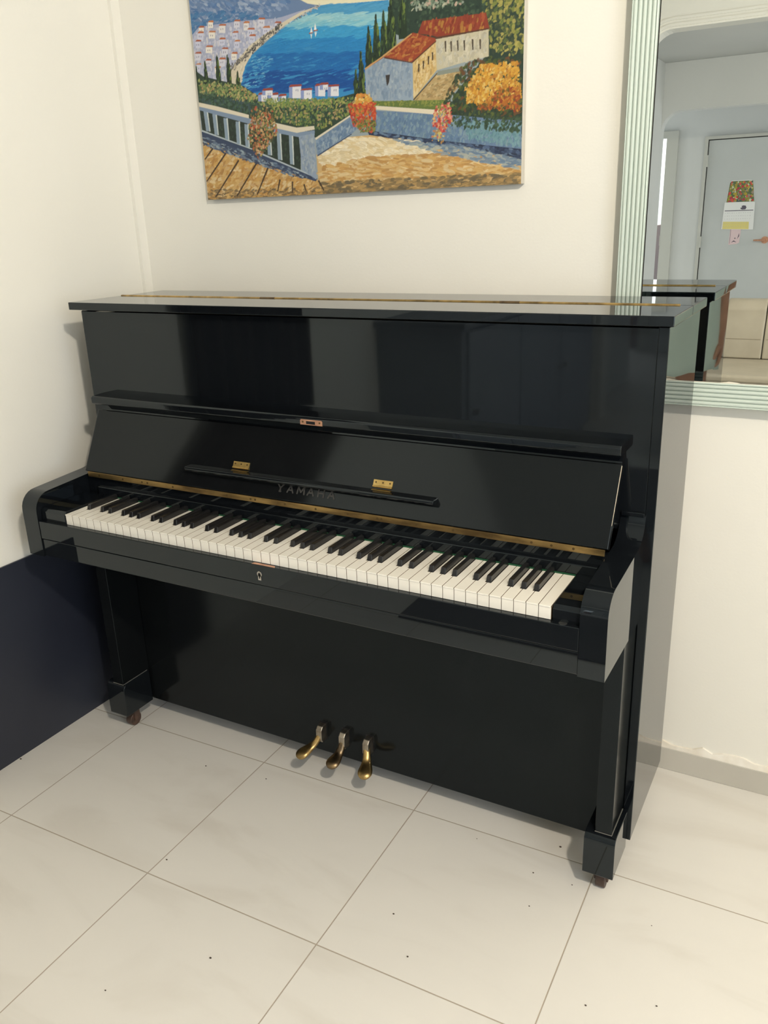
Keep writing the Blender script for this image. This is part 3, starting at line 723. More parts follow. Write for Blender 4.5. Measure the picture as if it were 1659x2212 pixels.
for b in blacks:
    bm = B(); w0, w1 = BW / 2, .0046
    z0, z1 = KT - .010, KT + .0115
    y0, y1, yb = .0500, .0560, KLEN
    v = [bm.verts.new(q) for q in ((b - w0, y0, z0), (b + w0, y0, z0), (b + w0, yb, z0), (b - w0, yb, z0), (b - w1, y1, z1), (b + w1, y1, z1), (b + w1, yb, z1), (b - w1, yb, z1))]
    for f in ((0, 3, 2, 1), (4, 5, 6, 7), (0, 1, 5, 4), (1, 2, 6, 5), (2, 3, 7, 6), (3, 0, 4, 7)): bm.faces.new([v[k] for k in f])
    part('black_key', bm, M['ebony'], bev=.0011)
part('felt_strip', box(B(), 0, 1.222, .1454, .1478, .724, .7328), M['felt'], bev=0, label='green felt strip behind the keys')
# name rail behind the keys (sloped lip, then upright face)
part('key_cover_rail', prism_x(B(), [(.1482, .722), (.1482, .7515), (.1492, .7530), (.1600, .7540), (.1600, .722)], -.040, 1.262), bev=.0008)
part('key_cover_back', box(B(), -.0862, 1.2766, .1602, .176, .700, .7770))
# long brass hinge and keyboard lid leaning back
FB0, FB1 = (.150, .792), (.2235, .938)
bh = part('fallboard_hinge', box(B(), -.070, 1.2740, .1490, .1525, .7772, .7905), M['brass'], bev=.0006, label='long worn brass hinge below the keyboard lid')
bm = B()
xs = []
x = -.03
while x < 1.27: xs.append(x); x += .083
for x in xs + [.118, .455, .790, 1.172]:
    bm = B(); cyl(bm, (x, .1490, .7838), (0, -1, 0), .0026, .0006, 12); part('screw', bm, M['screw'], bev=0, parent=bh)
dv = Vector((0, FB1[0] - FB0[0], FB1[1] - FB0[1])).normalized(); nv = Vector((0, -dv.z, dv.y))   # nv points out to the player
def fbp(s, d): q = Vector((0, FB0[0], FB0[1])) + dv * s + nv * d; return (q.y, q.z)
FL = math.hypot(FB1[0] - FB0[0], FB1[1] - FB0[1])
fb = part('fallboard', prism_x(B(), [fbp(0, 0), fbp(FL, 0), fbp(FL, -.016), fbp(0, -.016)], -.0800, 1.2792), M['lacquer_satin'], bev=.002)
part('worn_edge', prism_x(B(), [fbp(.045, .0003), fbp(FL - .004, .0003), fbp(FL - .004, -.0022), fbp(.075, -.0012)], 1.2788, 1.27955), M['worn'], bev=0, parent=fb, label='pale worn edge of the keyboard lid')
# folded front rail of the keyboard lid
fr = part('fallboard_front_rail', prism_x(B(), [(.201, .9575), (.197, .961), (.197, .974), (.201, .9785), (.2475, .9800), (.2475, .9575)], -.072, 1.2815), bev=.002)
part('rail_backing', prism_x(B(), [fbp(FL + .001, -.004), fbp(FL + .001, -.020), (.247, .956), (.236, .956)], -.070, 1.2780), bev=0)
bm = B(); ol = [(.5755, .9615), (.5785, .9720), (.6310, .9720), (.6340, .9690), (.6340, .9595), (.5755, .9595)]
lp = part('lock_plate', prism_y(bm, [(.5755, .9600), (.5755, .9695), (.5780, .9720), (.6310, .9720), (.6335, .9695), (.6335, .9600)], .1960, .1972), M['copper'], bev=0, parent=fr, label='copper coloured lock plate')
part('lock_slot', box(B(), .5915, .6145, .1955, .1961, .9620, .9685), M['black_matte'], bev=0, parent=lp)
for x in (.5825, .6265):
    bm = B(); cyl(bm, (x, .1960, .9665), (0, -1, 0), .0022, .0005, 12); part('screw', bm, M['screw'], bev=0, parent=lp)
# music ledge with its two hinges
ml = part('music_ledge', prism_x(B(), [(.1850, .8400), (.1530, .8400), (.1505, .8375), (.1505, .8325), (.1530, .8290), (.1800, .8290)], .262, .921), bev=.0018)
for x in (.4125, .7900):
    h = part('ledge_hinge', prism_x(B(), [fbp(.0605, .0003), fbp(.0745, .0003), fbp(.0745, .0015), fbp(.0605, .0015)], x - .0232, x + .0232), M['brass_bright'], bev=0, parent=fb, label='small brass hinge above the music ledge')
    # lower leaf lying on the ledge and the knuckle between
    t = bmesh.new(); t.from_mesh(h.data); box(t, x - .0232, x + .0232, .1680, .1835, .8401, .8412); yk, zk = fbp(.0595, .001); cyl(t, (x - .0232, yk, zk + .0005), (1, 0, 0), .0022, .0464, 12); bmesh.ops.recalc_face_normals(t, faces=t.faces); t.to_mesh(h.data); t.free()
    for dx in (-.017, 0, .017):
        bm = B(); y, z = fbp(.0690, .0015); cyl(bm, (x + dx, y, z), nv, .0021, .0005, 12); obj('screw', bm, M['screw'], fb)
# raised letters on the keyboard lid below the ledge
def stroke(bm, pts, w, x0, s0, sx, sy, d0, d1):
    """thick polyline in letter space (0..1, 0..1) on the fallboard plane"""
    for (ax, ay), (bx, by) in zip(pts, pts[1:]):
        A = Vector((x0 + ax * sx, s0 + ay * sy)); Bq = Vector((x0 + bx * sx, s0 + by * sy))
        dr = (Bq - A).normalized(); nn = Vector((-dr.y, dr.x)) * w / 2; A = A - dr * w * .25; Bq = Bq + dr * w * .25
        c = [A + nn, A - nn, Bq - nn, Bq + nn]
        lo = [bm.verts.new((q.x,) + fbp(q.y, d0)) for q in c]; hi = [bm.verts.new((q.x,) + fbp(q.y, d1)) for q in c]
        bm.faces.new(lo[::-1]); bm.faces.new(hi)
        for i in range(4): bm.faces.new((lo[i], lo[(i + 1) % 4], hi[(i + 1) % 4], hi[i]))
GL = {'Y': [[(0, 1), (.5, .5), (1, 1)], [(.5, .5), (.5, 0)], [(.35, 0), (.65, 0)]],
      'A': [[(0, 0), (.5, 1), (1, 0)], [(.22, .35), (.78, .35)]],
      'M': [[(0, 0), (.08, 1), (.5, .25), (.92, 1), (1, 0)]],
      'H': [[(.05, 0), (.05, 1)], [(.95, 0), (.95, 1)], [(.05, .5), (.95, .5)]]}
bm = B()
for k, ch in enumerate('YAMAHA'):
    for st in GL[ch]: stroke(bm, st, .0032, .5255 + k * .0272, .0195, .0160 if ch != 'M' else .0185, .0165, .0002, .0011)
part('lettering', bm, M['letter'], bev=0, parent=fb, label='dull metal capital letters below the music ledge')
# legs, toe blocks, casters
def toe(x0, x1, yf):
    prof = [(yf, .060)] + arc(yf + .018, .160 - .018, .018, 180, 90, 6) + [(PY - .001, .160), (PY - .001, .060)]
    return prism_x(B(), prof, x0, x1)
for (fx0, fx1, fy, lx0, lx1, cx, cy) in ((-.120, -.054, .141, -.0955, -.0585, -.086, .190), (1.269, 1.334, .132, 1.2880, 1.3228, 1.302, .176)):
    part('leg', box(B(), lx0, lx1, .146, .2490, .1602, .6095), M['lacquer_dull'], bev=.0015)
    bm = box(B(), lx0, lx1 + .0010, .1448, .1459, .1602, .1612); box(bm, lx1 + .0001, lx1 + .0010, .1459, .240, .1602, .1612)
    part('worn_edge', bm, M['worn_grey'], bev=0, label='pale worn line round the foot of the leg')
    tb = part('toe_block', toe(fx0, fx1, fy), bev=.0016)
    bm = B(); cyl(bm, (cx - .010, cy, .0205), (1, 0, 0), .0205, .020, 24); cs = part('caster', bm, M['caster'], bev=.002, parent=tb, label='small brown caster wheel')
    bm2 = bmesh.new(); bm2.from_mesh(cs.data); box(bm2, cx - .015, cx - .0112, cy - .008, cy + .012, .018, .0598); box(bm2, cx + .0112, cx + .015, cy - .008, cy + .012, .018, .0598); bm2.to_mesh(cs.data); bm2.free()
# pedals
def pedal(xr, xt, m):
    rings = []
    path = [((xr, .2560, .120), .0085, .0105), ((xr, .2440, .130), .0085, .0100), ((xr - .0005, .2340, .1290), .0085, .0085), ((xr + (xt - xr) * .15, .2265, .1110), .0100, .0085), ((xr + (xt - xr) * .40, .2170, .0985), .0112, .0080), ((xr + (xt - xr) * .65, .2050, .0915), .0155, .0085), ((xr + (xt - xr) * .86, .1920, .0875), .0195, .0092), ((xr + (xt - xr) * .97, .1830, .0840), .0190, .0088), ((xt, .1760, .0805), .0140, .0072), ((xt + (xt - xr) * .04, .1715, .0780), .0055, .0035)]
    for i, (c, w, h) in enumerate(path):
        a = Vector(path[max(i - 1, 0)][0]); b = Vector(path[min(i + 1, len(path) - 1)][0]); d = (b - a).normalized()
        sd = d.cross(Vector((0, 0, 1)));  sd = Vector((1, 0, 0)) if sd.length < .05 else sd.normalized()
        up = sd.cross(d).normalized()
        rings.append([tuple(Vector(c) + sd * w * math.cos(2 * PI * k / 16) + up * h * math.sin(2 * PI * k / 16)) for k in range(16)])
    return loft(B(), rings)
for xr, xt, m, lb in ((.547, .5155, 'brass_pedal', 'left brass pedal turned outwards'), (.616, .6100, 'brass_dark', 'dark tarnished middle pedal'), (.686, .7060, 'brass_pedal', 'right brass pedal')):
    pd = part('pedal', pedal(xr, xt, m), M[m], bev=0, smooth=True, label=lb)
    s = pd.modifiers.new('smooth', 'SUBSURF'); s.levels = s.render_levels = 1
    bm = prism_x(B(), [(.2498, .104), (.2290, .104), (.2235, .114), (.2250, .140), (.2330, .1490), (.2498, .1490)], xr - .0085, xr + .0085)
    part('pedal_neck', bm, M['steel_worn'], bev=.002, parent=pd, label='worn grey pedal neck')
    bm = B(); box(bm, xr - .0115, xr + .0115, PY + .0043, PY + .0052, .100, .1535)
    part('pedal_slot', bm, M['black_matte'], bev=0)
# ---------------------------------------------------------------- painting on the wall
CW_, CH_ = .909, .611
CX0, CZ0, CYF = .0125, 1.4480, .6340
pt = root('painting', (CX0 + CW_ / 2, CYF, CZ0), 'unframed oil painting of a blue bay, red roofed house and terrace on the cream wall', 'painting')
obj('canvas', box(B(), CX0, CX0 + CW_, CYF + .0006, YB - .001, CZ0, CZ0 + CH_), M['canvas_edge'], pt, bev=.0015)
PAINT_GAIN = 0.80
import numpy as np
def make_picture():
    """paint the picture stroke by stroke into a fine height-and-colour relief on the canvas"""
    rnd = random.Random(11)
    ST = 1.12                                            # mm between vertices
    NX, NZ = int(CW_ * 1000 / ST) + 1, int(CH_ * 1000 / ST) + 1
    img = np.zeros((NZ, NX, 3)); hgt = np.zeros((NZ, NX))
    img[:] = hexl('9aa7ac', PAINT_GAIN)[:3]
    gx = np.arange(NX) * ST; gz = np.arange(NZ) * ST
    def window(x0, x1, z0, z1):
        a, b = max(0, int(x0 / ST) - 1), min(NX, int(x1 / ST) + 3); c, d = max(0, int(z0 / ST) - 1), min(NZ, int(z1 / ST) + 3)
        return (a, b, c, d) if b > a and d > c else None
    def put(pts, c):
        xs = [q[0] for q in pts]; zs = [q[1] for q in pts]
        w = window(min(xs), max(xs), min(zs), max(zs))
        if not w: return
        a, b, c0, d = w; acc = 0
        for ox, oz in ((-.3, -.3), (.3, -.3), (-.3, .3), (.3, .3)):
            X, Z = np.meshgrid(gx[a:b] + ox, gz[c0:d] + oz); ins = np.zeros(X.shape, bool); k = len(pts) - 1
            for q in range(len(pts)):
                x1, z1 = pts[q]; x2, z2 = pts[k]
                if z1 != z2:
                    m = ((z1 > Z) != (z2 > Z)) & (X < (x2 - x1) * (Z - z1) / (z2 - z1) + x1); ins ^= m
                k = q
            acc = acc + ins * .25
        al = acc[..., None]
        img[c0:d, a:b] = img[c0:d, a:b] * (1 - al) + np.array(c[:3]) * al
    def inside(x, y, P):
        r = False; j = len(P) - 1
        for i in range(len(P)):
            if (P[i][1] > y) != (P[j][1] > y) and x < (P[j][0] - P[i][0]) * (y - P[i][1]) / (P[j][1] - P[i][1]) + P[i][0]: r = not r
            j = i
        return r
    def dab(x, y, l, w, ang, c):
        R = l * .6 + w * .5; q = window(x - R, x + R, y - R, y + R)
        if not q: return
        a, b, c0, d = q; ca, sa = math.cos(ang), math.sin(ang)
        X, Z = np.meshgrid(gx[a:b] - x, gz[c0:d] - y)
        U = (X * ca + Z * sa) / (l * .5); Wv = (-X * sa + Z * ca) / (w * .5)
        rr = np.abs(U) ** 2.6 + np.abs(Wv + .18 * U * U - .1) ** 2.2
        streak = 1 + .10 * np.sin(Wv * 7.0 + U * 1.3 + x)
        al = np.clip((1.12 - rr) * 2.2, 0, 1) * rnd.uniform(.72, 1.0)
        img[c0:d, a:b] = img[c0:d, a:b] * (1 - al[..., None]) + np.array(c[:3]) * streak[..., None] * al[..., None]
        hgt[c0:d, a:b] = hgt[c0:d, a:b] * (1 - .6 * al) + al * (.22 * np.clip(rr, 0, 1.2) * streak)
    def tint(h, amt=.10, mean=None, f=0):
        c = hexl(h, PAINT_GAIN)
        if mean: c = tuple(a * (1 - f) + b * f for a, b in zip(c, mean))
        k = 1 + rnd.uniform(-amt, amt)
        return (min(1, c[0] * k), min(1, c[1] * k), min(1, c[2] * k), 1)
    for it in PAINT:
        if it[0] == 'P': put(it[2], hexl(it[1], PAINT_GAIN))
        elif it[0] == 'D':
            _, cols, P, n, l, w, ang, jit = it
            sea = jit <= 5; n = int(n * (1.8 if sea else 2.6)); l *= (1.3 if sea else .80); w *= (.75 if sea else .72)
            mean = [sum(hexl(h, PAINT_GAIN)[k] for h in cols) / len(cols) for k in range(3)]
            xs = [q[0] for q in P]; ys = [q[1] for q in P]; got = 0; tries = 0
            while got < n and tries < n * 30:
                tries += 1; x = rnd.uniform(min(xs), max(xs)); y = rnd.uniform(min(ys), max(ys))
                if inside(x, y, P):
                    dab(x, y, l * rnd.uniform(.45, 1.3), w * rnd.uniform(.5, 1.25), math.radians(ang + rnd.uniform(-jit, jit) * 1.2), tint(rnd.choice(cols), .04 if sea else .08, mean, .55 if sea else (.45 if ang >= 80 and jit <= 34 else .12))); got += 1
        elif it[0] == 'L':
            P, w = it[2], it[3]
            for (ax, ay), (bx, by) in zip(P, P[1:]):
                d = Vector((bx - ax, by - ay)); n = Vector((-d.y, d.x)).normalized() * w * .5
                put([(ax + n.x, ay + n.y), (ax - n.x, ay - n.y), (bx - n.x * .7, by - n.y * .7), (bx + n.x * .7, by + n.y * .7)], hexl(it[1], PAINT_GAIN))
        elif it[0] == 'T':
            _, cols, x, b, t, w = it
            h_ = t - b
            put([(x - w * .4, b), (x + w * .4, b), (x + w * .42, b + h_ * .45), (x + w * .12, b + h_ * .85), (x, t), (x - w * .12, b + h_ * .85), (x - w * .42, b + h_ * .45)], hexl(cols[0], PAINT_GAIN))
            for k in range(int(h_ / 1.8)):
                f = rnd.random(); half = w * .45 * (1 - f ** 2.2) + .5
                u = rnd.uniform(-half, half)
                c = cols[3] if u > half * .25 and rnd.random() < .5 else rnd.choice(cols[:3])
                dab(x + u, b + f * h_ * .95, 14 * rnd.uniform(.6, 1.2), 4.0, math.radians(84 + rnd.uniform(-9, 9)), tint(c))
    # relief mesh
    X, Z = np.meshgrid(gx / 1000, gz / 1000)
    co_ = np.stack([CX0 + np.minimum(X, CW_), np.full_like(X, CYF) - hgt / 1000, CZ0 + np.minimum(Z, CH_)], -1).reshape(-1, 3)
    idx = np.arange(NX * NZ).reshape(NZ, NX)
    fa = np.stack([idx[:-1, :-1], idx[:-1, 1:], idx[1:, 1:], idx[1:, :-1]], -1).reshape(-1, 4)
    me = bpy.data.meshes.new('painted_picture')
    me.vertices.add(len(co_)); me.vertices.foreach_set('co', co_.ravel().astype(np.float32))
    me.loops.add(fa.size); me.loops.foreach_set('vertex_index', fa.ravel().astype(np.int32))
    me.polygons.add(len(fa)); me.polygons.foreach_set('loop_start', (np.arange(len(fa)) * 4).astype(np.int32)); me.polygons.foreach_set('loop_total', np.full(len(fa), 4, np.int32))
    me.update(calc_edges=True)
    at = me.color_attributes.new('paint', 'FLOAT_COLOR', 'POINT')
    at.data.foreach_set('color', np.concatenate([np.clip(img, 0, 1), np.ones((NZ, NX, 1))], -1).ravel().astype(np.float32))
    me.materials.append(M['oil']); me.shade_smooth()
    o = bpy.data.objects.new('painted_picture', me); col.objects.link(o); o.parent = pt; o.location = -pt.location
make_picture()

# ---------------------------------------------------------------- big mirror in a reeded mint frame
mx0, mx1, mz0, mz1, MYF, MYG = 1.1525, 2.030, .9715, 2.300, .6130, .6215
mr = root('wall_mirror', ((mx0 + mx1) / 2, .65, mz0), 'large mirror in a pale mint reeded frame right of the painting', 'mirror')
def frame_prof():
    w = .0535; p = [(0, YB - .001), (0, MYF + .004), (.0015, MYF + .0015)]
    n, a = 5, .0085; t = .0035
    for k in range(n):
        for i in range(7):
            s = i / 6; p.append((t + a * s, MYF + .0032 - .0032 * math.sin(PI * s) ** .6))
        t += a
        p.append((t + .0004, MYF + .0048)); t += .0008
    p += [(t + .0008, MYF + .0004), (w - .0015, MYF + .0008), (w, MYF + .003), (w, YB - .001)]
    return p
FP = frame_prof()
def side(kind):
    bm = B(); a = []; b = []
    for t, y in FP:
        if kind == 'L': a.append((mx0 + t, y, mz0 + t)); b.append((mx0 + t, y, mz1 - t))
        if kind == 'R': a.append((mx1 - t, y, mz0 + t)); b.append((mx1 - t, y, mz1 - t))
        if kind == 'B': a.append((mx0 + t, y, mz0 + t)); b.append((mx1 - t, y, mz0 + t))
        if kind == 'T': a.append((mx0 + t, y, mz1 - t)); b.append((mx1 - t, y, mz1 - t))
    return loft(bm, [a, b])
for k in 'LRBT': obj('frame_side', side(k), M['mint'], mr)
W_ = .0535
obj('glass', box(B(), mx0 + W_ + .0030, mx1 - W_ - .0018, MYG, MYG + .004, mz0 + W_ + .0012, mz1 - W_ - .0018), M['mirror'], mr)['label'] = 'mirror glass'
obj('backing', box(B(), mx0 + W_, mx1 - W_, MYG + .0042, MYG + .010, mz0 + W_, mz1 - W_), M['frame_gap'], mr)
random.seed(9); bm = B(); N = 60
xa, xb = mx0 + W_ + .06, mx0 + W_ + .42
tp = [(xa + (xb - xa) * i / N, mz0 + W_ + .0005 + max(0, .0014 * math.sin(i * .34) + .0011 * math.sin(i * .81 + 1) + random.uniform(-.0005, .0005))) for i in range(N + 1)]
bt = [(x, mz0 + W_ - .001) for x, _ in tp]
obj('paint_smear', prism_y(bm, bt + tp[::-1], MYG - .0035, MYG - .0002), M['caulk'], mr)['label'] = 'white paint smear along the lower edge of the glass'

# ---------------------------------------------------------------- calendar and pink card on the hall door
cal = root('wall_calendar', (.46, -6.98, 1.37), 'paper calendar with a flower picture hanging on the grey hall door seen in the mirror', 'calendar')
yd = -6.985
def sheet(pts, y0, y1): return prism_y(B(), pts, y0, y1)
obj('page', sheet([(.312, 1.150), (.612, 1.140), (.604, 1.398), (.322, 1.404)], yd + .004, yd + .008), M['paper'], cal)
obj('picture_backing', sheet([(.330, 1.385), (.600, 1.385), (.566, 1.592), (.548, 1.606), (.372, 1.606), (.352, 1.588)], yd + .0005, yd + .0035), M['paper'], cal)
# flower picture: small painted dabs
rnd = random.Random(3); V = []; F = []; Cc = []
def fl_put(x, z, r, c, dy):
    k = len(V)
    for i in range(7):
        a = 2 * PI * i / 7; V.append((min(max(x + r * math.cos(a), .336 + max(0, (z - 1.40)) * .16), .596 - max(0, (z - 1.40)) * .16), yd + .0037 + dy, min(max(z + r * math.sin(a) * 1.1, 1.405), 1.600)))
    F.append(tuple(range(k, k + 7))); Cc.append(hexl(c))
V += [(.336, yd + .0036, 1.405), (.596, yd + .0036, 1.405), (.566, yd + .0036, 1.592), (.548, yd + .0036, 1.601), (.372, yd + .0036, 1.601), (.354, yd + .0036, 1.588)]; F.append(tuple(range(6))); Cc.append(hexl('5f6e4e'))
for i in range(260):
    fl_put(rnd.uniform(.345, .588), rnd.uniform(1.410, 1.597), rnd.uniform(.006, .014), rnd.choice(['8f8a3c', 'a89a3a', '6d7d4e', '4e5f5a', '7c7a52', 'b59a45', '586b4a', '9a8a78', 'c9c9a8']), .00002 + i * 1e-6)
for i in range(34):
    fl_put(rnd.uniform(.345, .588), rnd.uniform(1.410, 1.597), rnd.uniform(.007, .013), rnd.choice(['c23a38', 'b53a44', 'd0504a', 'a83f50']), .0004 + i * 2e-6)
me = bpy.data.meshes.new('flower_picture'); me.from_pydata(V, [], F)
at = me.color_attributes.new('paint', 'FLOAT_COLOR', 'CORNER'); flat = []
for f, c in zip(F, Cc): flat += list(c) * len(f)
at.data.foreach_set('color', flat); me.materials.append(M['print'])
bm = bmesh.new(); bm.from_mesh(me)
for f in bm.faces:
    if f.normal.y < 0: f.normal_flip()
bm.to_mesh(me); bm.free()
o = bpy.data.objects.new('flower_picture', me); col.objects.link(o); o.parent = cal; o.location = -cal.location
obj('yellow_band', sheet([(.322, 1.152), (.570, 1.146), (.566, 1.216), (.323, 1.222)], yd + .0081, yd + .0085), M['yellow_paper'], cal)
bm = B(); box(bm, .330, .596, yd + .0081, yd + .0085, 1.321, 1.328)
prism_y(bm, [(.478, 1.338), (.494, 1.332), (.522, 1.334), (.530, 1.350), (.522, 1.368), (.500, 1.372), (.484, 1.366), (.488, 1.352), (.474, 1.350)], yd + .0081, yd + .0085)
obj('heading', bm, M['ink'], cal)
rnd = random.Random(8)
bm = B()
for r in range(3):
    for c in range(12):
        x = .335 + c * .021; z = 1.30 - r * .028
        box(bm, x, x + rnd.uniform(.004, .010), yd + .0081, yd + .0083, z, z + .004)
for c in range(10):
    for r in range(2):
        box(bm, .330 + c * .023, .330 + c * .023 + .006, yd + .0086, yd + .0088, 1.205 - r * .03, 1.209 - r * .03)
dp = obj('date_print', bm, mat('grey_print', (.45, .45, .47), .7), cal); dp['kind'] = 'stuff'
card = root('paper_card', (.445, -6.98, 1.0), 'pink paper card hanging on the hall door below the calendar', 'card')
obj('sheet', sheet([(.394, .998), (.472, 1.006), (.494, 1.020), (.500, 1.160), (.398, 1.160)], yd + .0005, yd + .0025), M['pink_paper'], card)
bm = B(); prism_y(bm, [(.415, 1.018), (.440, 1.040), (.470, 1.022), (.440, 1.028)], yd + .0026, yd + .0030); prism_y(bm, [(.470, 1.050), (.488, 1.082), (.486, 1.110), (.478, 1.08)], yd + .0026, yd + .0030); box(bm, .402, .405, yd + .0026, yd + .003, 1.01, 1.15); box(bm, .445, .455, yd + .0026, yd + .003, 1.055, 1.066)
obj('drawing', bm, M['ink'], card)

# ---------------------------------------------------------------- cream leather sofa behind the photographer
sf = root('leather_sofa', (1.75, -3.40, 0), 'cream leather sofa seen in the mirror, with its back to the arched opening', 'sofa')
def cushion(x0, x1, y0, y1, z0, z1, r): return box(B(), x0, x1, y0, y1, z0, z1), r
SX0, SX1 = .860, 2.55
obj('base', box(B(), SX0 + .02, SX1, -3.84, -2.98, .09, .255), M['leather'], sf, bev=.012)
for x0, x1 in ((SX0, 1.700), (1.706, SX1)):
    c = obj('seat_cushion', box(B(), x0, x1, -3.60, -2.93, .258, .405), M['leather'], sf, bev=.035, seg=4)
    obj('seam', box(B(), x0 + .03, x1 - .03, -2.9295, -2.9275, .365, .369), M['piping'], c)
for x0, x1 in ((SX0, 1.106), (1.111, 1.82), (1.825, SX1)):
    bm = prism_x(B(), [(-3.565, .408), (-3.568, .46), (-3.580, .53), (-3.600, .60), (-3.628, .67)] + arc(-3.715, .694, .094, 12, 150, 9) + [(-3.82, .66), (-3.84, .26), (-3.61, .26), (-3.61, .405)], x0, x1)
    c = obj('back_cushion', bm, M['leather'], sf, bev=.012, seg=3)
    obj('seam', prism_x(B(), [(-3.5790, .532), (-3.5790, .536), (-3.585, .536), (-3.585, .532)], x0 + .015, x1 - .015), M['piping'], c)
for x, y in ((SX0 + .1, -3.05), (SX1 - .1, -3.05), (SX0 + .1, -3.76), (SX1 - .1, -3.76)):
    bm = B(); cyl(bm, (x, y, 0), (0, 0, 1), .022, .092, 14, r2=.028); obj('foot', bm, M['alu'], sf)

# ---------------------------------------------------------------- dark curtain left of the picture, seen only in the gloss
bm = B(); N = 56; yc0, yc1 = -.930, -.285
fr_, bk_ = [], []
for i in range(N + 1):
    s = i / N; y = yc0 + (yc1 - yc0) * s; x = XL + .045 + .022 * math.sin(s * 2 * PI * 7.5) + .006 * math.sin(s * 31)
    fr_.append((x + .002, y)); bk_.append((x - .002, y))
o = obj('curtain', prism_z(bm, fr_ + bk_[::-1], .70, 2.40), M['curtain'], smooth=True)
thing(o, 'dark brown curtain hanging at the left wall, mirrored in the upper piano panel', 'curtain')
cr = root('curtain_rail', (XL + .05, -.6, 2.42), 'metal curtain rail above the dark brown curtain', 'curtain rail')
bm = B(); cyl(bm, (XL + .045, -1.0, 2.425), (0, 1, 0), .011, .78, 14); obj('rod', bm, M['alu'], cr)
for y in (-.97, -.25):
    bm = B(); box(bm, XL, XL + .05, y - .008, y + .008, 2.417, 2.433); obj('bracket', bm, M['alu'], cr)

# ---------------------------------------------------------------- furniture added out of view to darken the gloss of the piano
sb = root('sideboard', (-.04, -2.35, 0), 'grey blue sideboard added along the left wall to darken the upper panel reflection', 'sideboard')
obj('carcass', box(B(), XL + .002, .16, -3.60, -1.55, .06, .92), M['greyblue'], sb, bev=.003)
obj('top', box(B(), XL + .002, .185, -3.63, -1.52, .922, .950), M['greyblue'], sb, bev=.003)
for k in range(3):
    y0 = -3.57 + k * .665; d = obj('door', box(B(), .1605, .1785, y0 + .006, y0 + .655, .08, .905), M['greyblue'], sb, bev=.002)
    bm = B(); cyl(bm, (.1785, y0 + (.61 if k % 2 == 0 else .045), .55), (1, 0, 0), .012, .025, 14); obj('knob', bm, M['nickel'], d)
for y in (-3.5, -1.65):
    for x in (XL + .06, .10): obj('foot', box(B(), x, x + .05, y - .025, y + .025, 0, .059), M['greyblue'], sb)
thing(obj('rug', box(B(), .30, 1.45, -2.85, -1.15, 0.0005, .010), M['rug'], bev=.003), 'dark grey rug added on the tiles to darken the key slip reflection', 'rug')  # rug added to darken what the key slip mirrors

# ---------------------------------------------------------------- photographer
CAM = Vector((1.6259, -1.3100, 1.3893)); VIEW = Vector((-.46173, .82264, -.33176))
PC = Vector((1.795, -1.590, 0)); Fd = Vector((-.30, .954, 0)).normalized(); Rt = Vector((Fd.y, -Fd.x, 0))
def L(r, f, z): return tuple(PC + Rt * r + Fd * f + Vector((0, 0, z)))
pr = root('person', tuple(PC), 'barefoot photographer in a pale green shirt holding up a phone, mirrored in the piano side', 'person')
def skin_mesh(name, verts, edges, radii, m, parent, rootv=0, sub=2):
    me = bpy.data.meshes.new(name); me.from_pydata(verts, edges, []); me.materials.append(m)
    o = bpy.data.objects.new(name, me); col.objects.link(o); o.parent = parent; o.location = -parent.location
    s = o.modifiers.new('skin', 'SKIN'); s.use_smooth_shade = True; s.branch_smoothing = .3
    sv = me.skin_vertices[0].data
    for i, r in enumerate(radii): sv[i].radius = r if isinstance(r, tuple) else (r, r); sv[i].use_root = (i == rootv)
    if sub:
        q = o.modifiers.new('sub', 'SUBSURF'); q.levels = q.render_levels = sub
    return o
V, E, R_ = [], [], []
def pv(p, r, par=None):
    V.append(p); R_.append(r)
    if par is not None: E.append((par, len(V) - 1))
    return len(V) - 1
pel = pv(L(0, 0, .86), (.135, .105)); w1 = pv(L(0, 0, 1.00), (.115, .09), pel); w2 = pv(L(0, .005, 1.14), (.125, .095), w1); ch = pv(L(0, 0, 1.235), (.105, .078), w2)
nk = pv(L(0, .0, 1.345), .052, ch); nk2 = pv(L(0, .015, 1.400), .050, nk); hd = pv(L(0, .03, 1.465), (.072, .085), nk2); hd2 = pv(L(0, .025, 1.535), (.076, .092), hd); ht = pv(L(0, .02, 1.585), (.045, .055), hd2)
for s in (-1, 1):
    hip = pv(L(s * .085, 0, .775), .088, pel); mid = pv(L(s * .092, .005, .60), .074, hip); kn = pv(L(s * .095, .012, .43), .052, mid); cf = pv(L(s * .097, -.012, .30), .052, kn); an = pv(L(s * .098, -.02, .085), .034, cf); bl = pv(L(s * .108, .07, .038), (.036, .028), an); pv(L(s * .112, .135, .024), (.030, .017), bl)
def hand(wr, dirn, side_, palmn, par, curl):
    """palm, four unequal curled fingers and a thumb from the side of the palm"""
    d = Vector(dirn).normalized(); s = Vector(side_).normalized(); n = Vector(palmn).normalized(); wv = Vector(wr)
    pm = pv(tuple(wv + d * .045), (.030, .014), par)
    for k, (off, ln) in enumerate(((-.027, .062), (-.009, .072), (.009, .068), (.026, .054))):
        kv = pv(tuple(wv + d * .088 + s * off), .0088, pm); c1 = pv(tuple(wv + d * (.088 + ln * .48) + s * off * 1.05 + n * curl * ln * .22), .0082, kv); pv(tuple(wv + d * (.088 + ln * (.95 - .3 * curl)) + s * off * 1.05 + n * curl * ln * .75), .0068, c1)
    t1 = pv(tuple(wv + d * .040 - s * .034 + n * .008), .0115, pm); t2 = pv(tuple(wv + d * .072 - s * .048 + n * .020), .0100, t1); pv(tuple(wv + d * .098 - s * .046 + n * .030), .0082, t2)
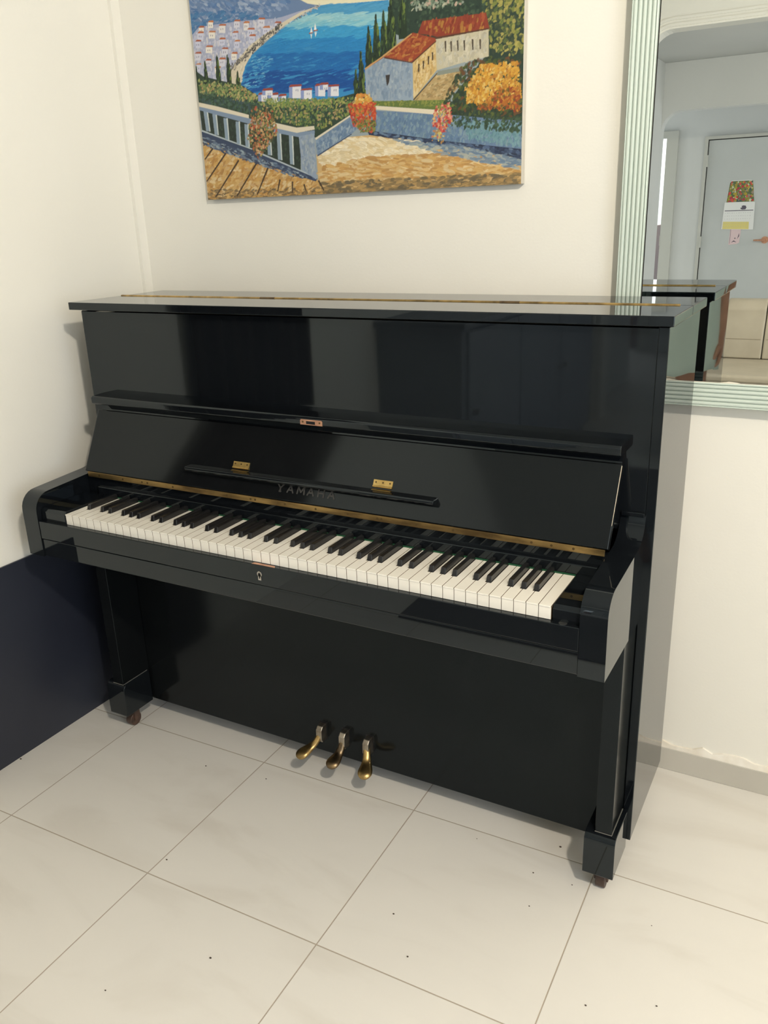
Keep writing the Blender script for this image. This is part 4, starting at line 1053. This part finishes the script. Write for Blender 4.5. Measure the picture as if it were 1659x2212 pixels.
# left arm hanging
shl = pv(L(-.160, -.005, 1.245), .046, ch); ual = pv(L(-.192, -.012, 1.15), .046, shl); ell = pv(L(-.208, -.015, 1.025), .038, ual); fal = pv(L(-.206, .005, .93), .036, ell); wrl = pv(L(-.200, .030, .815), (.026, .021), fal)
hand(L(-.200, .030, .815), tuple(-Vector((0, 0, 1)) + Fd * .12), tuple(-Fd), tuple(Rt), wrl, .55)
# right arm lifted to the phone
ph_c = CAM - VIEW * .030 + Vector((0, 0, -.085)) + Rt * .0
ru = Rt; up_ = Rt.cross(VIEW).normalized()
wr_w = Vector(CAM) - VIEW * .085 + Rt * .085 + Vector((0, 0, -.190))
shr = pv(L(.160, -.005, 1.245), .046, ch); uar = pv(L(.205, .03, 1.165), .046, shr); elr = pv(L(.220, .085, 1.075), .038, uar); el_p = Vector(L(.220, .085, 1.075)); fm = el_p.lerp(wr_w, .45); far = pv(tuple(fm), .036, elr); wrr = pv(tuple(wr_w), (.026, .021), far)
dh = (ph_c + Rt * .035 - VIEW * .035 - wr_w).normalized()
hand(tuple(wr_w), tuple(dh), tuple((-VIEW).cross(dh)), tuple(-Rt), wrr, .5)
bd = skin_mesh('body', V, E, R_, M['skin'], pr)
# shirt: hem falls in folds, short sleeves
rings = []
for i in range(15):
    t = i / 14; z = .664 + t * .655
    if t < .82: wx = .205 - .035 * t; wy = .150 - .030 * t
    else:
        k = (t - .82) / .18; wx = .176 - .088 * k ** 2.4; wy = .127 - .048 * k ** 2.4
    ring = []
    for k in range(40):
        a = 2 * PI * k / 40; f = 1 + (.035 * math.sin(5 * a + 1) + .02 * math.sin(9 * a)) * (1 - t) ** .8
        ring.append(L(wx * f * math.cos(a), wy * f * math.sin(a), z + (.010 * math.sin(3 * a + .5) + .004 * math.sin(11 * a)) * (1 - t) ** 4))
    rings.append(ring)
sh = obj('shirt', loft(B(), rings, cap=False), M['shirt'], pr, smooth=True)
so = sh.modifiers.new('thick', 'SOLIDIFY'); so.thickness = .003; so.offset = 1
def sleeve(pts):
    rr = []
    for i, (p, r) in enumerate(pts):
        a = Vector(pts[max(i - 1, 0)][0]); b = Vector(pts[min(i + 1, len(pts) - 1)][0]); d = (b - a).normalized(); s = d.cross(Fd).normalized(); u = s.cross(d)
        rr.append([tuple(Vector(p) + s * r * math.cos(2 * PI * k / 20) + u * r * math.sin(2 * PI * k / 20)) for k in range(20)])
    return loft(B(), rr, cap=False)
for nm, pts in (('sleeve', [(L(-.075, .0, 1.262), .062), (L(-.130, -.004, 1.262), .066), (L(-.172, -.008, 1.225), .068), (L(-.192, -.012, 1.16), .066), (L(-.203, -.014, 1.09), .064)]),
                ('sleeve', [(L(.075, .0, 1.262), .062), (L(.130, .0, 1.262), .066), (L(.176, .010, 1.228), .068), (L(.203, .032, 1.175), .066), (L(.214, .060, 1.115), .062)])):
    s_ = obj(nm, sleeve(pts), M['shirt'], sh, smooth=True); s_.modifiers.new('thick', 'SOLIDIFY').thickness = .003
# hair and face
def ellips(bm, c, rx, ry, rz, seg=20, rg=12, zmin=-9):
    c = Vector(c); rows = []
    for j in range(rg + 1):
        th = PI * j / rg
        rows.append([tuple(c + Rt * rx * math.sin(th) * math.cos(2 * PI * k / seg) + Fd * ry * math.sin(th) * math.sin(2 * PI * k / seg) + Vector((0, 0, max(zmin, rz * math.cos(th))))) for k in range(seg)])
    rows[0] = [tuple(c + Vector((0, 0, rz)))] * seg
    bm_r = [r for r in rows[1:-1]]
    return loft(bm, bm_r)
obj('hair', ellips(B(), L(0, .005, 1.525), .086, .098, .082), M['hair'], pr, smooth=True)
obj('hair_back', ellips(B(), L(0, -.045, 1.44), .070, .050, .11), M['hair'], pr, smooth=True)
bm = prism_z(B(), [L(.012, .110, 0)[:2], L(-.012, .110, 0)[:2], L(-.004, .134, 0)[:2], L(.004, .134, 0)[:2]], 1.458, 1.490); obj('nose', bm, M['skin'], pr, bev=.004, seg=3)
for s in (-1, 1):
    e_ = obj('eye', ellips(B(), L(s * .030, .098, 1.500), .012, .008, .0065), M['eye'], pr, smooth=True)
    obj('iris', ellips(B(), L(s * .030, .1035, 1.500), .0052, .0035, .0052), M['hair'], e_, smooth=True)
    obj('ear', ellips(B(), L(s * .078, .02, 1.49), .010, .018, .030), M['skin'], pr, smooth=True)
obj('mouth', ellips(B(), L(0, .105, 1.437), .022, .010, .006), mat('lips', (.42, .16, .13), .45), pr, smooth=True)
# phone held just behind the viewpoint
fwd = VIEW.normalized(); rgt = fwd.cross(Vector((0, 0, 1))).normalized(); upv = rgt.cross(fwd)
bm = B(); pc = CAM - fwd * .012 + upv * -.060
q = []
for a in (-.036, .036):
    for b in (-.072, .072):
        for c in (-.0085, 0): q.append(bm.verts.new(pc + rgt * a + upv * b + fwd * c))
for f in ((0, 1, 3, 2), (4, 6, 7, 5), (0, 4, 5, 1), (2, 3, 7, 6), (0, 2, 6, 4), (1, 5, 7, 3)): bm.faces.new([q[i] for i in f])
thing(obj('smartphone', bm, M['phone'], bev=.003), 'black phone held up in front of the photographer', 'phone')

# ---------------------------------------------------------------- crumbs on the floor
rnd = random.Random(2); bm = B()
for x, y in CRUMBS + [(rnd.uniform(-.2, 1.8), rnd.uniform(-.7, .15)) for _ in range(8)]:
    r = rnd.uniform(.0010, .0026); m_ = bmesh.ops.create_icosphere(bm, subdivisions=1, radius=r)
    bmesh.ops.transform(bm, matrix=Matrix.Translation((x, y, r * .5)) @ Matrix.Diagonal((1.4, 1, .6, 1)), verts=m_['verts'])
o = obj('floor_crumbs', bm, M['crumb']); thing(o, 'dark crumbs scattered on the cream floor tiles', 'crumbs'); o['kind'] = 'stuff'

# ---------------------------------------------------------------- lamp, daylight, added fill lights, camera
LP = Vector((2.20, -1.32, 2.42))
cl = root('pendant_lamp', (LP.x, LP.y, ZC), 'small pendant lamp hanging from the ceiling near the photographer', 'lamp')
bm = B(); cyl(bm, (LP.x, LP.y, ZC - .025), (0, 0, 1), .055, .025, 28); obj('ceiling_rose', bm, M['lamp_body'], cl)
bm = B(); cyl(bm, (LP.x, LP.y, LP.z + .13), (0, 0, 1), .006, ZC - LP.z - .155, 12); obj('rod', bm, M['nickel'], cl)
bm = B(); cyl(bm, (LP.x, LP.y, LP.z + .085), (0, 0, 1), .11, .05, 32, r2=.03); obj('shade', bm, M['lamp_body'], cl)
bm = B(); cyl(bm, (LP.x, LP.y, LP.z + .074), (0, 0, 1), .075, .010, 28); obj('diffuser', bm, M['lamp_glow'], cl)
hl = root('hall_fill_tray', (2.3, -4.75, 2.5), 'square tray added for the fill light in the hall behind the arch', 'lamp')  # fixture added round the hall fill light
bm = B(); box(bm, 2.02, 2.58, -5.03, -4.47, 2.485, 2.50); obj('tray', bm, M['lamp_body'], hl)
def light(name, kind, loc, energy, color, **kw):
    l = bpy.data.lights.new(name, kind); l.energy = energy; l.color = color
    for k, v in kw.items(): setattr(l, k, v)
    o = bpy.data.objects.new(name, l); col.objects.link(o); o.location = loc
    return o
light('lamp_light', 'POINT', LP, E_LAMP, C_LAMP, shadow_soft_size=.055)
def area_light(name, loc, d, sx, sy, e, c):
    o = light(name, 'AREA', loc, e, c, shape='RECTANGLE', size=sx, size_y=sy)
    o.rotation_euler = Vector(d).to_track_quat('-Z', 'Y').to_euler(); return o
area_light('daylight_right', (XR + .16, (RW[0] + RW[1]) / 2, (RW[2] + RW[3]) / 2), (-1, 0, 0), 1.8, 1.45, E_RIGHT, C_DAY)
area_light('daylight_hall', (3.15, (HW[0] + HW[1]) / 2, (HW[2] + HW[3]) / 2), (-1, 0, 0), 1.2, 1.4, E_HWIN, C_HALL)
area_light('corridor_fill', (-2.15, (CW[0] + CW[1]) / 2, (CW[2] + CW[3]) / 2), (1, 0, 0), 1.15, 1.55, E_CORR, C_HALL)  # fill added outside the corridor window to brighten the hall walls
area_light('far_room_fill', (-1.0, -8.0, 2.45), (0, 0, -1), 1.2, .8, E_FAR, C_HALL)  # overhead panel added to brighten the far room behind the doorway
area_light('hall_fill', (2.3, -4.75, 2.478), (0, 0, -1), .5, .5, E_HALL, C_HALL)  # fill added under the tray to brighten the hall
w = bpy.data.worlds.new('World'); scene.world = w; w.use_nodes = True
w.node_tree.nodes['Background'].inputs['Color'].default_value = (.70, .82, 1.0, 1); w.node_tree.nodes['Background'].inputs['Strength'].default_value = 1.0

cam = bpy.data.cameras.new('Camera'); co = bpy.data.objects.new('Camera', cam); col.objects.link(co); scene.camera = co
cam.sensor_fit = 'VERTICAL'; cam.sensor_height = 24.0; cam.lens = 1815.868 / 2212 * 24.0; cam.clip_start = .01; cam.clip_end = 60
r_ = Vector((.87722652, .47891592, -.03336433)); u_ = Vector((-.1314368, .30643144, .9427747)); f_ = Vector((-.46173369, .82264167, -.33175696))
co.matrix_world = Matrix(((r_.x, u_.x, -f_.x, CAM.x), (r_.y, u_.y, -f_.y, CAM.y), (r_.z, u_.z, -f_.z, CAM.z), (0, 0, 0, 1)))
vs = scene.view_settings; vs.view_transform = 'Standard'; vs.look = 'None'; vs.gamma = 1.0; vs.exposure = EXPOSURE; vs.use_curve_mapping = False
scene.display_settings.display_device = 'sRGB'
